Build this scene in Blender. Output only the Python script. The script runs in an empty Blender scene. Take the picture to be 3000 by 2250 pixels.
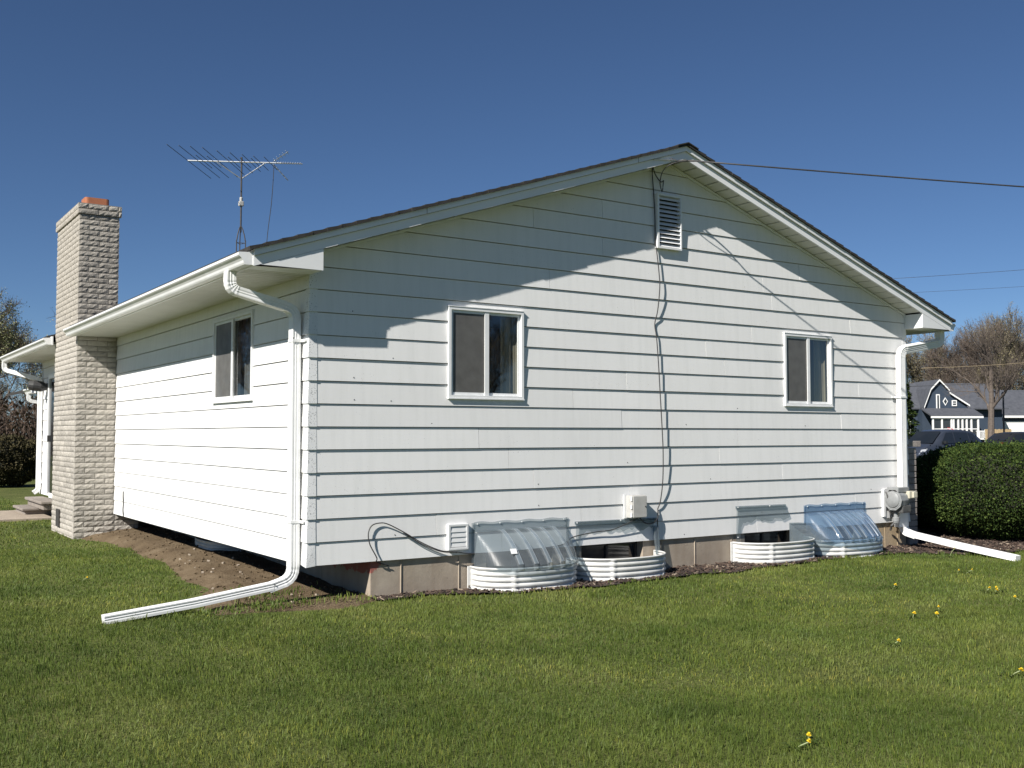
import bpy, bmesh, math, random
import numpy as np
from mathutils import Vector, Matrix, noise as mnoise

# ------------------------------------------------------------------ camera, world, sun
sc = bpy.context.scene
COL = sc.collection
CAM = Vector((-3.533, -8.483, 1.488))
YAW, PITCH, ROLL = math.radians(56.197), math.radians(2.815), math.radians(0.026)
FW = Vector((math.cos(YAW)*math.cos(PITCH), math.sin(YAW)*math.cos(PITCH), math.sin(PITCH)))
RT = Vector((math.sin(YAW), -math.cos(YAW), 0))
UP = RT.cross(FW)
cd = bpy.data.cameras.new('camera'); cam = bpy.data.objects.new('camera', cd); COL.objects.link(cam)
m = Matrix((RT, UP, -FW)).transposed().to_4x4(); m.translation = CAM
cam.matrix_world = m
cd.sensor_width = 36; cd.lens = 3004.3/3000*36; cd.clip_end = 3000; cd.clip_start = 0.05
sc.camera = cam

SUN_D = Vector((0.747, 0.268, -0.609)).normalized()      # the way the light travels
SUN_EL = math.asin(-SUN_D.z)
w = bpy.data.worlds.new('World'); sc.world = w; w.use_nodes = True
wn = w.node_tree; bg = wn.nodes['Background']
sky = wn.nodes.new('ShaderNodeTexSky'); sky.sky_type = 'NISHITA'; sky.sun_disc = False
sky.sun_elevation = SUN_EL
sky.sun_rotation = math.atan2(-SUN_D.x, -SUN_D.y)
sky.altitude = 500; sky.air_density = 0.75; sky.dust_density = 0.0; sky.ozone_density = 7.0
wn.links.new(sky.outputs[0], bg.inputs[0]); bg.inputs[1].default_value = 0.0505
sl = bpy.data.lights.new('sun', 'SUN'); sl.energy = 5.0; sl.angle = math.radians(0.53); sl.color = (1.0, 0.955, 0.89)
so = bpy.data.objects.new('sun', sl); COL.objects.link(so)
so.rotation_euler = SUN_D.to_track_quat('-Z', 'Y').to_euler(); so.location = (-20, -8, 20)
sc.view_settings.view_transform = 'Standard'; sc.view_settings.look = 'None'
sc.view_settings.gamma = 1; sc.view_settings.exposure = 0.59; sc.view_settings.use_curve_mapping = False

def at(u, v, z=0.0):
    """ground-frame point: u metres to the right of the view line, v metres ahead"""
    return Vector((CAM.x + math.cos(YAW)*v + RT.x*u, CAM.y + math.sin(YAW)*v + RT.y*u, z))

# ------------------------------------------------------------------ materials
def _new(name):
    mt = bpy.data.materials.new(name); mt.use_nodes = True
    nt = mt.node_tree; b = nt.nodes['Principled BSDF']
    return mt, nt, b
def N(nt, typ, **kw):
    n = nt.nodes.new(typ)
    for k, v in kw.items(): setattr(n, k, v)
    return n
def L(nt, a, b): nt.links.new(a, b)
def coords(nt, scale=(1, 1, 1), kind='Object'):
    tc = N(nt, 'ShaderNodeTexCoord'); mp = N(nt, 'ShaderNodeMapping'); mp.inputs['Scale'].default_value = scale
    L(nt, tc.outputs[kind], mp.inputs[0]); return mp.outputs[0]
def wcoords(nt, scale=(1, 1, 1)):
    g = N(nt, 'ShaderNodeNewGeometry'); mp = N(nt, 'ShaderNodeMapping'); mp.inputs['Scale'].default_value = scale
    L(nt, g.outputs['Position'], mp.inputs[0]); return mp.outputs[0]
def noise(nt, vec, scale, detail=4, rough=.55):
    n = N(nt, 'ShaderNodeTexNoise'); n.inputs['Scale'].default_value = scale
    n.inputs['Detail'].default_value = detail; n.inputs['Roughness'].default_value = rough
    L(nt, vec, n.inputs['Vector']); return n.outputs['Fac']
def ramp(nt, fac, stops):
    r = N(nt, 'ShaderNodeValToRGB'); e = r.color_ramp.elements
    while len(e) < len(stops): e.new(0.5)
    for i, (p, c) in enumerate(stops):
        e[i].position = p; e[i].color = (*c, 1) if len(c) == 3 else c
    L(nt, fac, r.inputs[0]); return r.outputs[0]
def mixc(nt, fac, a, b, mode='MIX'):
    mx = N(nt, 'ShaderNodeMix', data_type='RGBA', blend_type=mode)
    for s, v in ((mx.inputs[0], fac), (mx.inputs[6], a), (mx.inputs[7], b)):
        if hasattr(v, 'links'): L(nt, v, s)
        elif isinstance(v, (int, float)): s.default_value = v
        else: s.default_value = (*v, 1)
    return mx.outputs[2]
def math_(nt, op, a, b=0.5):
    n = N(nt, 'ShaderNodeMath', operation=op)
    for s, v in ((n.inputs[0], a), (n.inputs[1], b)):
        if hasattr(v, 'links'): L(nt, v, s)
        else: s.default_value = v
    return n.outputs[0]
def bump(nt, b, h, strength=.3, dist=.01):
    n = N(nt, 'ShaderNodeBump'); n.inputs['Strength'].default_value = strength; n.inputs['Distance'].default_value = dist
    L(nt, h, n.inputs['Height']); L(nt, n.outputs[0], b.inputs['Normal'])
def simple(name, c1, c2=None, rough=.6, scale=8, metal=0, bmp=0, bscale=60, spec=.5, rnd=0):
    mt, nt, b = _new(name)
    c2 = c2 or tuple(x*.85 for x in c1)
    v = wcoords(nt)
    col = ramp(nt, noise(nt, v, scale, 5), [(.3, c1), (.7, c2)])
    if rnd:
        oi = N(nt, 'ShaderNodeObjectInfo')
        k = math_(nt, 'MULTIPLY_ADD', oi.outputs['Random'], rnd); k.node.inputs[2].default_value = 1-rnd/2
        hs = N(nt, 'ShaderNodeHueSaturation'); L(nt, col, hs.inputs['Color']); L(nt, k, hs.inputs['Value']); col = hs.outputs[0]
    L(nt, col, b.inputs['Base Color'])
    b.inputs['Roughness'].default_value = rough; b.inputs['Metallic'].default_value = metal
    b.inputs['Specular IOR Level'].default_value = spec
    if bmp: bump(nt, b, noise(nt, v, bscale, 6), bmp, .004)
    return mt

def siding_mat(name, base, mildew=0.0):
    mt, nt, b = _new(name)
    v = wcoords(nt)
    big = noise(nt, v, 0.9, 4)
    streak = noise(nt, wcoords(nt, (14, 14, 1.1)), 1.0, 5, .6)
    c = ramp(nt, big, [(.3, tuple(x*.95 for x in base)), (.75, base)])
    dirt = ramp(nt, streak, [(.45, (1, 1, 1)), (.85, (.82, .83, .82))])
    c = mixc(nt, .5, c, dirt, 'MULTIPLY')
    # scattered mildew specks
    spk = noise(nt, v, 95, 2, .5); msk = noise(nt, v, 2.6, 3)
    s1 = math_(nt, 'GREATER_THAN', math_(nt, 'ADD', spk, math_(nt, 'MULTIPLY', msk, .32)), .912 - mildew)
    c = mixc(nt, math_(nt, 'MULTIPLY', s1, .55), c, (.10, .105, .11))
    oi = N(nt, 'ShaderNodeObjectInfo')
    k = math_(nt, 'MULTIPLY_ADD', oi.outputs['Random'], .05); k.node.inputs[2].default_value = .965
    hs = N(nt, 'ShaderNodeHueSaturation'); L(nt, c, hs.inputs['Color']); L(nt, k, hs.inputs['Value'])
    L(nt, hs.outputs[0], b.inputs['Base Color'])
    b.inputs['Roughness'].default_value = .58; b.inputs['Specular IOR Level'].default_value = .3
    grain = noise(nt, wcoords(nt, (5, 5, 70)), 2.2, 5, .65)
    bump(nt, b, grain, .10, .004)
    return mt
M = {}
M['siding'] = siding_mat('white_siding_paint', (.80, .797, .782))
M['cap'] = siding_mat('mildewed_corner_metal', (.78, .785, .78), .125)
M['trim'] = simple('white_trim_metal', (.80, .805, .80), (.74, .745, .74), .42, 3, bmp=.03, bscale=25)
M['gutter'] = simple('white_gutter_enamel', (.82, .825, .82), (.74, .74, .72), .38, 5)
M['wellpaint'] = simple('chalky_white_well_paint', (.66, .66, .645), (.52, .515, .49), .6, 6)
M['soffit'] = simple('soffit_vinyl', (.66, .655, .60), (.60, .595, .54), .55, 4)
M['frame'] = simple('window_aluminium', (.80, .805, .80), (.72, .725, .72), .4, 9)
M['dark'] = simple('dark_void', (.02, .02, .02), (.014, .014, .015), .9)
M['room'] = simple('room_paint', (.30, .28, .25), (.25, .23, .2), .8)
M['plastic_white'] = simple('white_plastic', (.74, .745, .74), (.66, .665, .66), .45, 20)
M['boxgrey'] = simple('weathered_box_plastic', (.40, .39, .365), (.48, .475, .45), .6, 14, bmp=.05)
M['meter'] = simple('meter_grey_paint', (.27, .28, .28), (.21, .215, .215), .42, 12)
M['meterdark'] = simple('meter_dark_iron', (.06, .06, .06), (.1, .1, .095), .6, 20)
M['index'] = simple('cream_index_case', (.55, .52, .42), (.48, .45, .36), .35, 20)
M['cable'] = simple('black_cable', (.025, .025, .028), (.05, .05, .05), .55)
M['steel'] = simple('weathered_steel', (.055, .052, .05), (.085, .08, .075), .65, 12, .4)
M['alum'] = simple('antenna_aluminium', (.72, .74, .76), (.6, .62, .64), .3, 12, .9)
M['clay'] = simple('flue_clay', (.42, .155, .07), (.34, .12, .06), .75, 10, bmp=.1)
M['mortar'] = simple('grey_mortar', (.27, .25, .225), (.21, .195, .175), .95, 40, bmp=.3)
M['screen_frame'] = M['frame']
M['bark'] = simple('grey_brown_bark', (.15, .122, .10), (.085, .068, .056), .95, 9, bmp=.6, bscale=30)
M['bark_pale'] = simple('pale_bark', (.17, .145, .115), (.09, .075, .06), .95, 7, bmp=.6, bscale=30)
M['twig'] = simple('brown_twigs', (.15, .105, .08), (.10, .072, .056), .95, 2)
M['willow'] = simple('budding_willow_leaf', (.33, .34, .17), (.25, .25, .12), .7, 1.5)
M['budleaf'] = simple('olive_buds', (.23, .20, .105), (.17, .145, .08), .75, .8)
M['brownleaf'] = simple('brown_leaf', (.13, .083, .052), (.09, .06, .04), .8, 3)
M['woodfence'] = simple('tan_fence_wood', (.42, .31, .17), (.33, .24, .13), .8, 3)
M['asphalt'] = simple('grey_road', (.075, .075, .075), (.055, .055, .056), .9, 6, bmp=.2)
M['walk'] = simple('walk_concrete', (.36, .30, .23), (.29, .24, .19), .9, 6, bmp=.25)
M['step'] = simple('step_concrete', (.27, .235, .20), (.20, .175, .15), .9, 9, bmp=.3)
M['navy'] = simple('navy_house_siding', (.032, .05, .078), (.028, .043, .068), .7, 2)
M['navyroof'] = simple('blue_grey_shingles', (.085, .09, .105), (.055, .06, .072), .9, 3, bmp=.3)
M['hwhite'] = simple('house_white_trim', (.80, .80, .78), (.74, .74, .72), .5)
M['carbody'] = simple('slate_blue_car_paint', (.055, .066, .09), (.05, .06, .083), .28, 1, .35)
M['carblack'] = simple('charcoal_car_paint', (.03, .032, .036), (.026, .028, .03), .28, 1, .3)
M['tyre'] = simple('tyre_rubber', (.018, .018, .018), (.026, .026, .026), .85)
M['rim'] = simple('dark_rim', (.09, .09, .095), (.06, .06, .065), .35, 5, .7)
M['lamp_glass'] = simple('headlamp_glass', (.62, .64, .66), (.5, .52, .55), .15)
M['tail'] = simple('red_tail_lamp', (.32, .012, .012), (.25, .01, .01), .2)
M['stem'] = simple('dandelion_stem', (.26, .30, .13), (.2, .24, .1), .6, 30)
M['petal'] = simple('dandelion_petal', (.82, .64, .03), (.78, .55, .02), .6, 60)
M['vine'] = simple('dry_vine', (.40, .32, .2), (.3, .23, .14), .9, 20)
M['log'] = M['bark_pale']
M['flagred'] = simple('flag_red', (.5, .04, .05), (.45, .035, .045), .7)

def brick_mat(name, c1, c2, c3, bscale=55):
    mt, nt, b = _new(name)
    v = wcoords(nt)
    c = ramp(nt, noise(nt, v, 16, 6, .65), [(.28, c2), (.5, c1), (.75, c3)])
    oi = N(nt, 'ShaderNodeObjectInfo')
    k = math_(nt, 'MULTIPLY_ADD', oi.outputs['Random'], .34); k.node.inputs[2].default_value = .83
    hs = N(nt, 'ShaderNodeHueSaturation'); L(nt, c, hs.inputs['Color']); L(nt, k, hs.inputs['Value'])
    # soot weathering near the chimney top
    L(nt, hs.outputs[0], b.inputs['Base Color'])
    b.inputs['Roughness'].default_value = .92
    bump(nt, b, noise(nt, v, bscale, 6, .7), .7, .012)
    return mt
M['brick'] = brick_mat('rock_face_brick', (.40, .37, .325), (.325, .298, .26), (.455, .425, .375))
M['brick_grey'] = brick_mat('sooty_rock_face_brick', (.35, .32, .275), (.22, .205, .185), (.44, .41, .36))
M['veneer'] = brick_mat('veneer_brick', (.30, .265, .24), (.22, .19, .175), (.34, .31, .285))

def concrete_mat():
    mt, nt, b = _new('foundation_concrete')
    v = wcoords(nt)
    c = ramp(nt, noise(nt, v, 2.2, 6, .62), [(.28, (.275, .225, .175)), (.55, (.36, .305, .24)), (.8, (.44, .38, .30))])
    st = noise(nt, wcoords(nt, (9, 9, .8)), 1.0, 4)
    c = mixc(nt, .5, c, ramp(nt, st, [(.4, (1, 1, 1)), (.75, (.72, .66, .6))]), 'MULTIPLY')
    # ochre staining to the right, red paint splash at the left corner
    sx = N(nt, 'ShaderNodeSeparateXYZ'); L(nt, v, sx.inputs[0])
    f = N(nt, 'ShaderNodeMapRange'); f.inputs[1].default_value = 5.5; f.inputs[2].default_value = 8.2
    L(nt, sx.outputs[0], f.inputs[0])
    c = mixc(nt, math_(nt, 'MULTIPLY', f.outputs[0], math_(nt, 'MULTIPLY', noise(nt, wcoords(nt, (5, 5, .7)), 1.4, 3), .95)), c, (.42, .30, .15))
    n2 = noise(nt, v, 14, 5, .7)
    g = N(nt, 'ShaderNodeMapRange'); g.inputs[1].default_value = .82; g.inputs[2].default_value = .62; L(nt, sx.outputs[0], g.inputs[0])
    hgt = N(nt, 'ShaderNodeMapRange'); hgt.inputs[1].default_value = .12; hgt.inputs[2].default_value = .34; L(nt, sx.outputs[2], hgt.inputs[0])
    rd = math_(nt, 'GREATER_THAN', math_(nt, 'MULTIPLY', math_(nt, 'MULTIPLY', g.outputs[0], hgt.outputs[0]), n2), .23)
    c = mixc(nt, math_(nt, 'MULTIPLY', rd, .75), c, (.30, .055, .045))
    pit = noise(nt, v, 60, 2)
    c = mixc(nt, math_(nt, 'MULTIPLY', math_(nt, 'GREATER_THAN', pit, .71), .6), c, (.11, .09, .075))
    L(nt, c, b.inputs['Base Color']); b.inputs['Roughness'].default_value = .92
    bump(nt, b, noise(nt, v, 38, 6, .7), .35, .008)
    return mt
M['concrete'] = concrete_mat()

def ground_mat():
    mt, nt, b = _new('lawn_soil')
    v = wcoords(nt)
    c = ramp(nt, noise(nt, v, 1.1, 6, .6), [(.3, (.075, .092, .028)), (.5, (.10, .118, .034)), (.72, (.14, .145, .052))])
    f = ramp(nt, noise(nt, v, 40, 3), [(.35, (.55, .55, .5)), (.65, (1.15, 1.15, 1.1))])
    c = mixc(nt, .8, c, f, 'MULTIPLY')
    L(nt, c, b.inputs['Base Color']); b.inputs['Roughness'].default_value = .95; b.inputs['Specular IOR Level'].default_value = .15
    bump(nt, b, noise(nt, v, 30, 5), .8, .03)
    return mt
M['ground'] = ground_mat()
def soil_mat():
    mt, nt, b = _new('bare_soil')
    v = wcoords(nt)
    c = ramp(nt, noise(nt, v, 3.5, 7, .65), [(.25, (.10, .072, .045)), (.5, (.155, .115, .072)), (.8, (.23, .18, .12))])
    c = mixc(nt, .6, c, ramp(nt, noise(nt, v, 70, 3, .7), [(.3, (.6, .58, .55)), (.7, (1.2, 1.2, 1.2))]), 'MULTIPLY')
    L(nt, c, b.inputs['Base Color']); b.inputs['Roughness'].default_value = .97; b.inputs['Specular IOR Level'].default_value = .1
    bump(nt, b, noise(nt, v, 34, 8, .7), .9, .03)
    return mt
M['soil'] = soil_mat()
M['mulch'] = simple('dark_mulch', (.05, .034, .026), (.022, .016, .014), .95, 30, bmp=.9, bscale=60)
def chip_mat():
    mt, nt, b = _new('mulch_chips')
    g = N(nt, 'ShaderNodeNewGeometry')
    c = ramp(nt, g.outputs['Random Per Island'], [(0, (.018, .013, .011)), (.5, (.06, .038, .028)), (.88, (.10, .066, .048)), (.95, (.25, .2, .15))])
    L(nt, c, b.inputs['Base Color']); b.inputs['Roughness'].default_value = .85
    return mt
M['chip'] = chip_mat()
def grass_mat():
    mt, nt, b = _new('grass_blades')
    v = wcoords(nt)
    at_ = N(nt, 'ShaderNodeAttribute', attribute_name='tone')
    patch = noise(nt, v, .62, 6, .62); fine = noise(nt, v, 4.5, 4)
    f = math_(nt, 'ADD', math_(nt, 'MULTIPLY', patch, .75), math_(nt, 'MULTIPLY', fine, .25))
    green = ramp(nt, f, [(.34, (.062, .098, .020)), (.45, (.098, .142, .028)), (.55, (.145, .186, .040)), (.66, (.195, .21, .062)), (.76, (.27, .24, .11))])
    c = mixc(nt, .9, green, ramp(nt, at_.outputs['Fac'], [(0, (.5, .56, .5)), (.5, (1, 1, 1)), (.88, (1.35, 1.3, 1.05)), (1, (2.3, 1.75, 1.5))]), 'MULTIPLY')
    L(nt, c, b.inputs['Base Color']); b.inputs['Roughness'].default_value = .55; b.inputs['Specular IOR Level'].default_value = .25
    tr = N(nt, 'ShaderNodeBsdfTranslucent'); L(nt, c, tr.inputs[0])
    mx = N(nt, 'ShaderNodeMixShader'); mx.inputs[0].default_value = .3
    L(nt, b.outputs[0], mx.inputs[1]); L(nt, tr.outputs[0], mx.inputs[2])
    L(nt, mx.outputs[0], nt.nodes['Material Output'].inputs[0])
    return mt
M['grass'] = grass_mat()
def leaf_mat(name, dark, mid, light):
    mt, nt, b = _new(name)
    g = N(nt, 'ShaderNodeNewGeometry')
    cl = noise(nt, wcoords(nt), 2.4, 3)
    f = math_(nt, 'ADD', math_(nt, 'MULTIPLY', g.outputs['Random Per Island'], .6), math_(nt, 'MULTIPLY', cl, .4))
    c = ramp(nt, f, [(.2, dark), (.5, mid), (.85, light)])
    L(nt, c, b.inputs['Base Color']); b.inputs['Roughness'].default_value = .7; b.inputs['Specular IOR Level'].default_value = .12
    return mt
M['yew'] = leaf_mat('yew_needles', (.018, .034, .010), (.040, .068, .016), (.085, .115, .026))
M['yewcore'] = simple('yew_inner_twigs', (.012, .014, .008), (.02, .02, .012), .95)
M['bushbrown'] = leaf_mat('brownish_bush_leaf', (.03, .028, .015), (.06, .052, .026), (.10, .085, .04))
def glass_mat(name, tint, fres=1.45, haze=0.0, hazecol=(.5, .55, .6)):
    mt, nt, b = _new(name); nt.nodes.remove(b)
    t = N(nt, 'ShaderNodeBsdfTransparent'); t.inputs[0].default_value = (*tint, 1)
    g = N(nt, 'ShaderNodeBsdfGlossy'); g.inputs['Roughness'].default_value = .02
    ge = N(nt, 'ShaderNodeNewGeometry'); dt = N(nt, 'ShaderNodeVectorMath', operation='DOT_PRODUCT')
    L(nt, ge.outputs['Normal'], dt.inputs[0]); L(nt, ge.outputs['Incoming'], dt.inputs[1])
    c1 = math_(nt, 'SUBTRACT', 1.0, math_(nt, 'ABSOLUTE', dt.outputs['Value'])); f0 = ((fres-1)/(fres+1))**2
    sch = math_(nt, 'MULTIPLY_ADD', math_(nt, 'POWER', c1, 5.0), 1-f0); sch.node.inputs[2].default_value = f0
    mx = N(nt, 'ShaderNodeMixShader'); L(nt, sch, mx.inputs[0]); L(nt, t.outputs[0], mx.inputs[1]); L(nt, g.outputs[0], mx.inputs[2])
    out = mx.outputs[0]
    if haze:
        d = N(nt, 'ShaderNodeBsdfPrincipled'); d.inputs['Base Color'].default_value = (*hazecol, 1); d.inputs['Roughness'].default_value = .32
        nz = noise(nt, wcoords(nt), 7, 4)
        f = math_(nt, 'MULTIPLY_ADD', nz, haze*.7); f.node.inputs[2].default_value = haze*.65
        m2 = N(nt, 'ShaderNodeMixShader'); L(nt, f, m2.inputs[0]); L(nt, out, m2.inputs[1]); L(nt, d.outputs[0], m2.inputs[2]); out = m2.outputs[0]
    L(nt, out, nt.nodes['Material Output'].inputs[0])
    return mt
M['glass'] = glass_mat('window_glass', (.70, .73, .73), 2.3)
M['fly'] = glass_mat('insect_screen', (.34, .34, .34), 1.05, .62, (.18, .175, .165))
M['bubble'] = glass_mat('hazy_clear_plastic', (.70, .76, .79), 1.35, .26, (.27, .31, .335))
M['bubble_blue'] = glass_mat('bluish_clear_plastic', (.52, .66, .80), 1.35, .26, (.20, .29, .41))
M['rib'] = glass_mat('whitened_plastic_rib', (.8, .85, .9), 1.4, .42, (.50, .55, .59))
M['carglass'] = simple('dark_car_glass', (.012, .015, .018), (.02, .023, .026), .06, 1, spec=.8)
M['housepane'] = simple('dark_house_pane', (.02, .024, .03), (.03, .034, .04), .08, 1, spec=.8)
M['curtain'] = simple('grey_curtain', (.20, .20, .19), (.15, .148, .14), .9, 3)
M['curtain_beige'] = simple('beige_curtain', (.42, .37, .27), (.34, .29, .2), .9, 3)
def shingle_mat():
    mt, nt, b = _new('dark_roof_shingles')
    v = wcoords(nt)
    c = ramp(nt, noise(nt, v, 9, 5), [(.3, (.018, .017, .016)), (.7, (.042, .039, .036))])
    L(nt, c, b.inputs['Base Color']); b.inputs['Roughness'].default_value = .95
    bump(nt, b, noise(nt, v, 120, 3), .6, .004); return mt
M['shingle'] = shingle_mat()

# ------------------------------------------------------------------ mesh helpers
class MB:
    def __init__(s): s.v = []; s.f = []
    def add(s, vs, fs):
        o = len(s.v); s.v += [tuple(p) for p in vs]; s.f += [tuple(i+o for i in f) for f in fs]; return s
    def poly(s, pts): return s.add(pts, [tuple(range(len(pts)))])
    def box(s, x0, x1, y0, y1, z0, z1):
        vs = [(x, y, z) for z in (z0, z1) for y in (y0, y1) for x in (x0, x1)]
        return s.add(vs, [(0, 2, 3, 1), (4, 5, 7, 6), (0, 1, 5, 4), (2, 6, 7, 3), (0, 4, 6, 2), (1, 3, 7, 5)])
    def bevbox(s, x0, x1, y0, y1, z0, z1, b):
        bm = bmesh.new(); bmesh.ops.create_cube(bm, size=1)
        for q in bm.verts: q.co = Vector(((x0+x1)/2+q.co.x*(x1-x0), (y0+y1)/2+q.co.y*(y1-y0), (z0+z1)/2+q.co.z*(z1-z0)))
        bmesh.ops.bevel(bm, geom=bm.edges[:], offset=b, segments=2, affect='EDGES', profile=.6)
        bm.verts.index_update()
        s.add([q.co[:] for q in bm.verts], [[q.index for q in f.verts] for f in bm.faces]); bm.free(); return s
    def prism(s, pts, d):
        """closed prism: polygon pts (3-D) extruded along vector d"""
        n = len(pts); d = Vector(d); P = [Vector(p) for p in pts]
        vs = P + [p+d for p in P]
        fs = [tuple(range(n-1, -1, -1)), tuple(range(n, 2*n))] + [(i, (i+1) % n, (i+1) % n+n, i+n) for i in range(n)]
        return s.add(vs, fs)
    def sweep(s, prof, path, closed=True, caps=True, side=None, scales=None):
        """profile (a,b) swept along path; a along 'side', b along side x tangent"""
        path = [Vector(p) for p in path]; n = len(prof); o = len(s.v)
        for i, p in enumerate(path):
            t = (path[min(i+1, len(path)-1)] - path[max(i-1, 0)]).normalized()
            if side is not None:
                sd = Vector(side); sd = (sd - t*sd.dot(t)).normalized()
            else:
                ref = Vector((0, 0, 1)) if abs(t.z) < .9 else Vector((0, 1, 0))
                sd = t.cross(ref).normalized()
            bn = t.cross(sd).normalized(); k = scales[i] if scales else 1
            for a, b in prof: s.v.append(tuple(p + sd*a*k + bn*b*k))
        m_ = n if closed else n-1
        for i in range(len(path)-1):
            for j in range(m_):
                a = o+i*n+j; b = o+i*n+(j+1) % n
                s.f.append((a, b, b+n, a+n))
        if caps and closed:
            s.f.append(tuple(range(o+n-1, o-1, -1))); e = o+(len(path)-1)*n
            s.f.append(tuple(range(e, e+n)))
        return s
    def tube(s, path, r, sides=8, scales=None, caps=True):
        prof = [(r*math.cos(2*math.pi*i/sides), r*math.sin(2*math.pi*i/sides)) for i in range(sides)]
        return s.sweep(prof, path, scales=scales, caps=caps)
    def lathe(s, base, axis, prof, seg=20, cap=True):
        """prof: list of (r, h) along axis"""
        ax = Vector(axis).normalized(); ref = Vector((0, 0, 1)) if abs(ax.z) < .9 else Vector((1, 0, 0))
        e1 = ax.cross(ref).normalized(); e2 = ax.cross(e1); B = Vector(base); o = len(s.v)
        for r, h in prof:
            for i in range(seg):
                a = 2*math.pi*i/seg; s.v.append(tuple(B + ax*h + e1*r*math.cos(a) + e2*r*math.sin(a)))
        for k in range(len(prof)-1):
            for i in range(seg):
                j = (i+1) % seg; a = o+k*seg
                s.f.append((a+i, a+j, a+seg+j, a+seg+i))
        if cap:
            s.f.append(tuple(range(o+seg-1, o-1, -1))); e = o+(len(prof)-1)*seg; s.f.append(tuple(range(e, e+seg)))
        return s
    def mesh(s, name, mat, smooth=False):
        me = bpy.data.meshes.new(name); me.from_pydata(s.v, [], s.f); me.update()
        if mat: me.materials.append(mat)
        if smooth: me.polygons.foreach_set('use_smooth', [True]*len(me.polygons))
        return me
    def build(s, name, mat, parent=None, smooth=False, fix=False):
        me = s.mesh(name, M[mat] if isinstance(mat, str) else mat, smooth)
        if fix:
            bm = bmesh.new(); bm.from_mesh(me); bmesh.ops.recalc_face_normals(bm, faces=bm.faces[:]); bm.to_mesh(me); bm.free()
        return link(name, me, parent)
def link(name, me, parent=None):
    o = bpy.data.objects.new(name, me); COL.objects.link(o)
    if parent is not None: o.parent = parent
    return o
def thing(name, label, cat, loc=(0, 0, 0), group=None):
    o = bpy.data.objects.new(name, None); COL.objects.link(o); o.location = loc; o.empty_display_size = .2
    return tag(o, label, cat, group)
def tag(o, label=None, cat=None, group=None, kind=None):
    if label: o['label'] = label
    if cat: o['category'] = cat
    if group: o['group'] = group
    if kind: o['kind'] = kind
    return o
def smooth_path(pts, n=8):
    """Catmull-Rom through pts"""
    P = [Vector(p) for p in pts]; P = [P[0]*2-P[1]] + P + [P[-1]*2-P[-2]]; out = []
    for i in range(1, len(P)-2):
        for k in range(n):
            t = k/n; a, b, c, d = P[i-1], P[i], P[i+1], P[i+2]
            out.append(.5*((2*b)+(c-a)*t+(2*a-5*b+4*c-d)*t*t+(3*b-a-3*c+d)*t*t*t))
    out.append(P[-2]); return out
def elbow_path(pts, r=.09, n=7):
    """polyline with rounded corners"""
    P = [Vector(p) for p in pts]; out = [P[0]]; flags = [0]
    for i in range(1, len(P)-1):
        a = (P[i-1]-P[i]); b = (P[i+1]-P[i]); rr = min(r, a.length*.45, b.length*.45)
        s_ = P[i]+a.normalized()*rr; e = P[i]+b.normalized()*rr
        for k in range(n+1):
            t = k/n; out.append(s_*(1-t)**2 + P[i]*2*t*(1-t) + e*t*t); flags.append(1)
    out.append(P[-1]); flags.append(0); return out, flags
# ------------------------------------------------------------------ ground shape
rng = random.Random(7)
def smoothstep(a, b, x):
    t = max(0., min(1., (x-a)/(b-a))); return t*t*(3-2*t)
def hgt(x, y):
    """lawn height"""
    n = mnoise.noise(Vector((x*.55, y*.55, 3.1)))*.022 + mnoise.noise(Vector((x*1.7, y*1.7, 9.)))*.009
    far = smoothstep(20, 60, math.hypot(x-2, y+2))
    house = 1.0
    if -0.9 < x < 9.5 and -0.9 < y < 14: house = .15
    else:
        dx = max(-.9-x, x-9.5, 0); dy = max(-.9-y, y-14, 0); house = .15+.85*smoothstep(0, 1.2, math.hypot(dx, dy))
    z = n*house*(1-far) - .012*house
    return z
def soil_h(x, y):
    """dirt strip along the cantilevered wall: banks up towards the foundation and the chimney"""
    b = .03 + .085*smoothstep(-.75, .5, x)*smoothstep(.2, 3.5, y)
    b += .014*mnoise.noise(Vector((x*3, y*3, 1))) + .008*mnoise.noise(Vector((x*9, y*9, 5)))
    b -= .05*math.exp(-((y-.30-.25*x)/.13)**2)*smoothstep(-.9, -.2, x)*smoothstep(.75, .4, x)
    return b
def axis_pts(lo, hi, step, far):
    a = [lo]; 
    while a[-1] < hi: a.append(a[-1]+step)
    s_ = step; b = a[-1]
    while b < far: s_ *= 1.3; b += s_; a.append(b)
    s_ = step; b = lo
    while b > -far: s_ *= 1.3; b -= s_; a.insert(0, b)
    return a
gx = axis_pts(-9, 14, .25, 900); gy = axis_pts(-9, 17, .25, 900)
g = MB(); nx_ = len(gx)
g.v = [(x, y, hgt(x, y)) for y in gy for x in gx]
g.f = [(j*nx_+i, j*nx_+i+1, (j+1)*nx_+i+1, (j+1)*nx_+i) for j in range(len(gy)-1) for i in range(nx_-1)]
tag(g.build('ground', 'ground', smooth=True), kind='structure')

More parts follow.
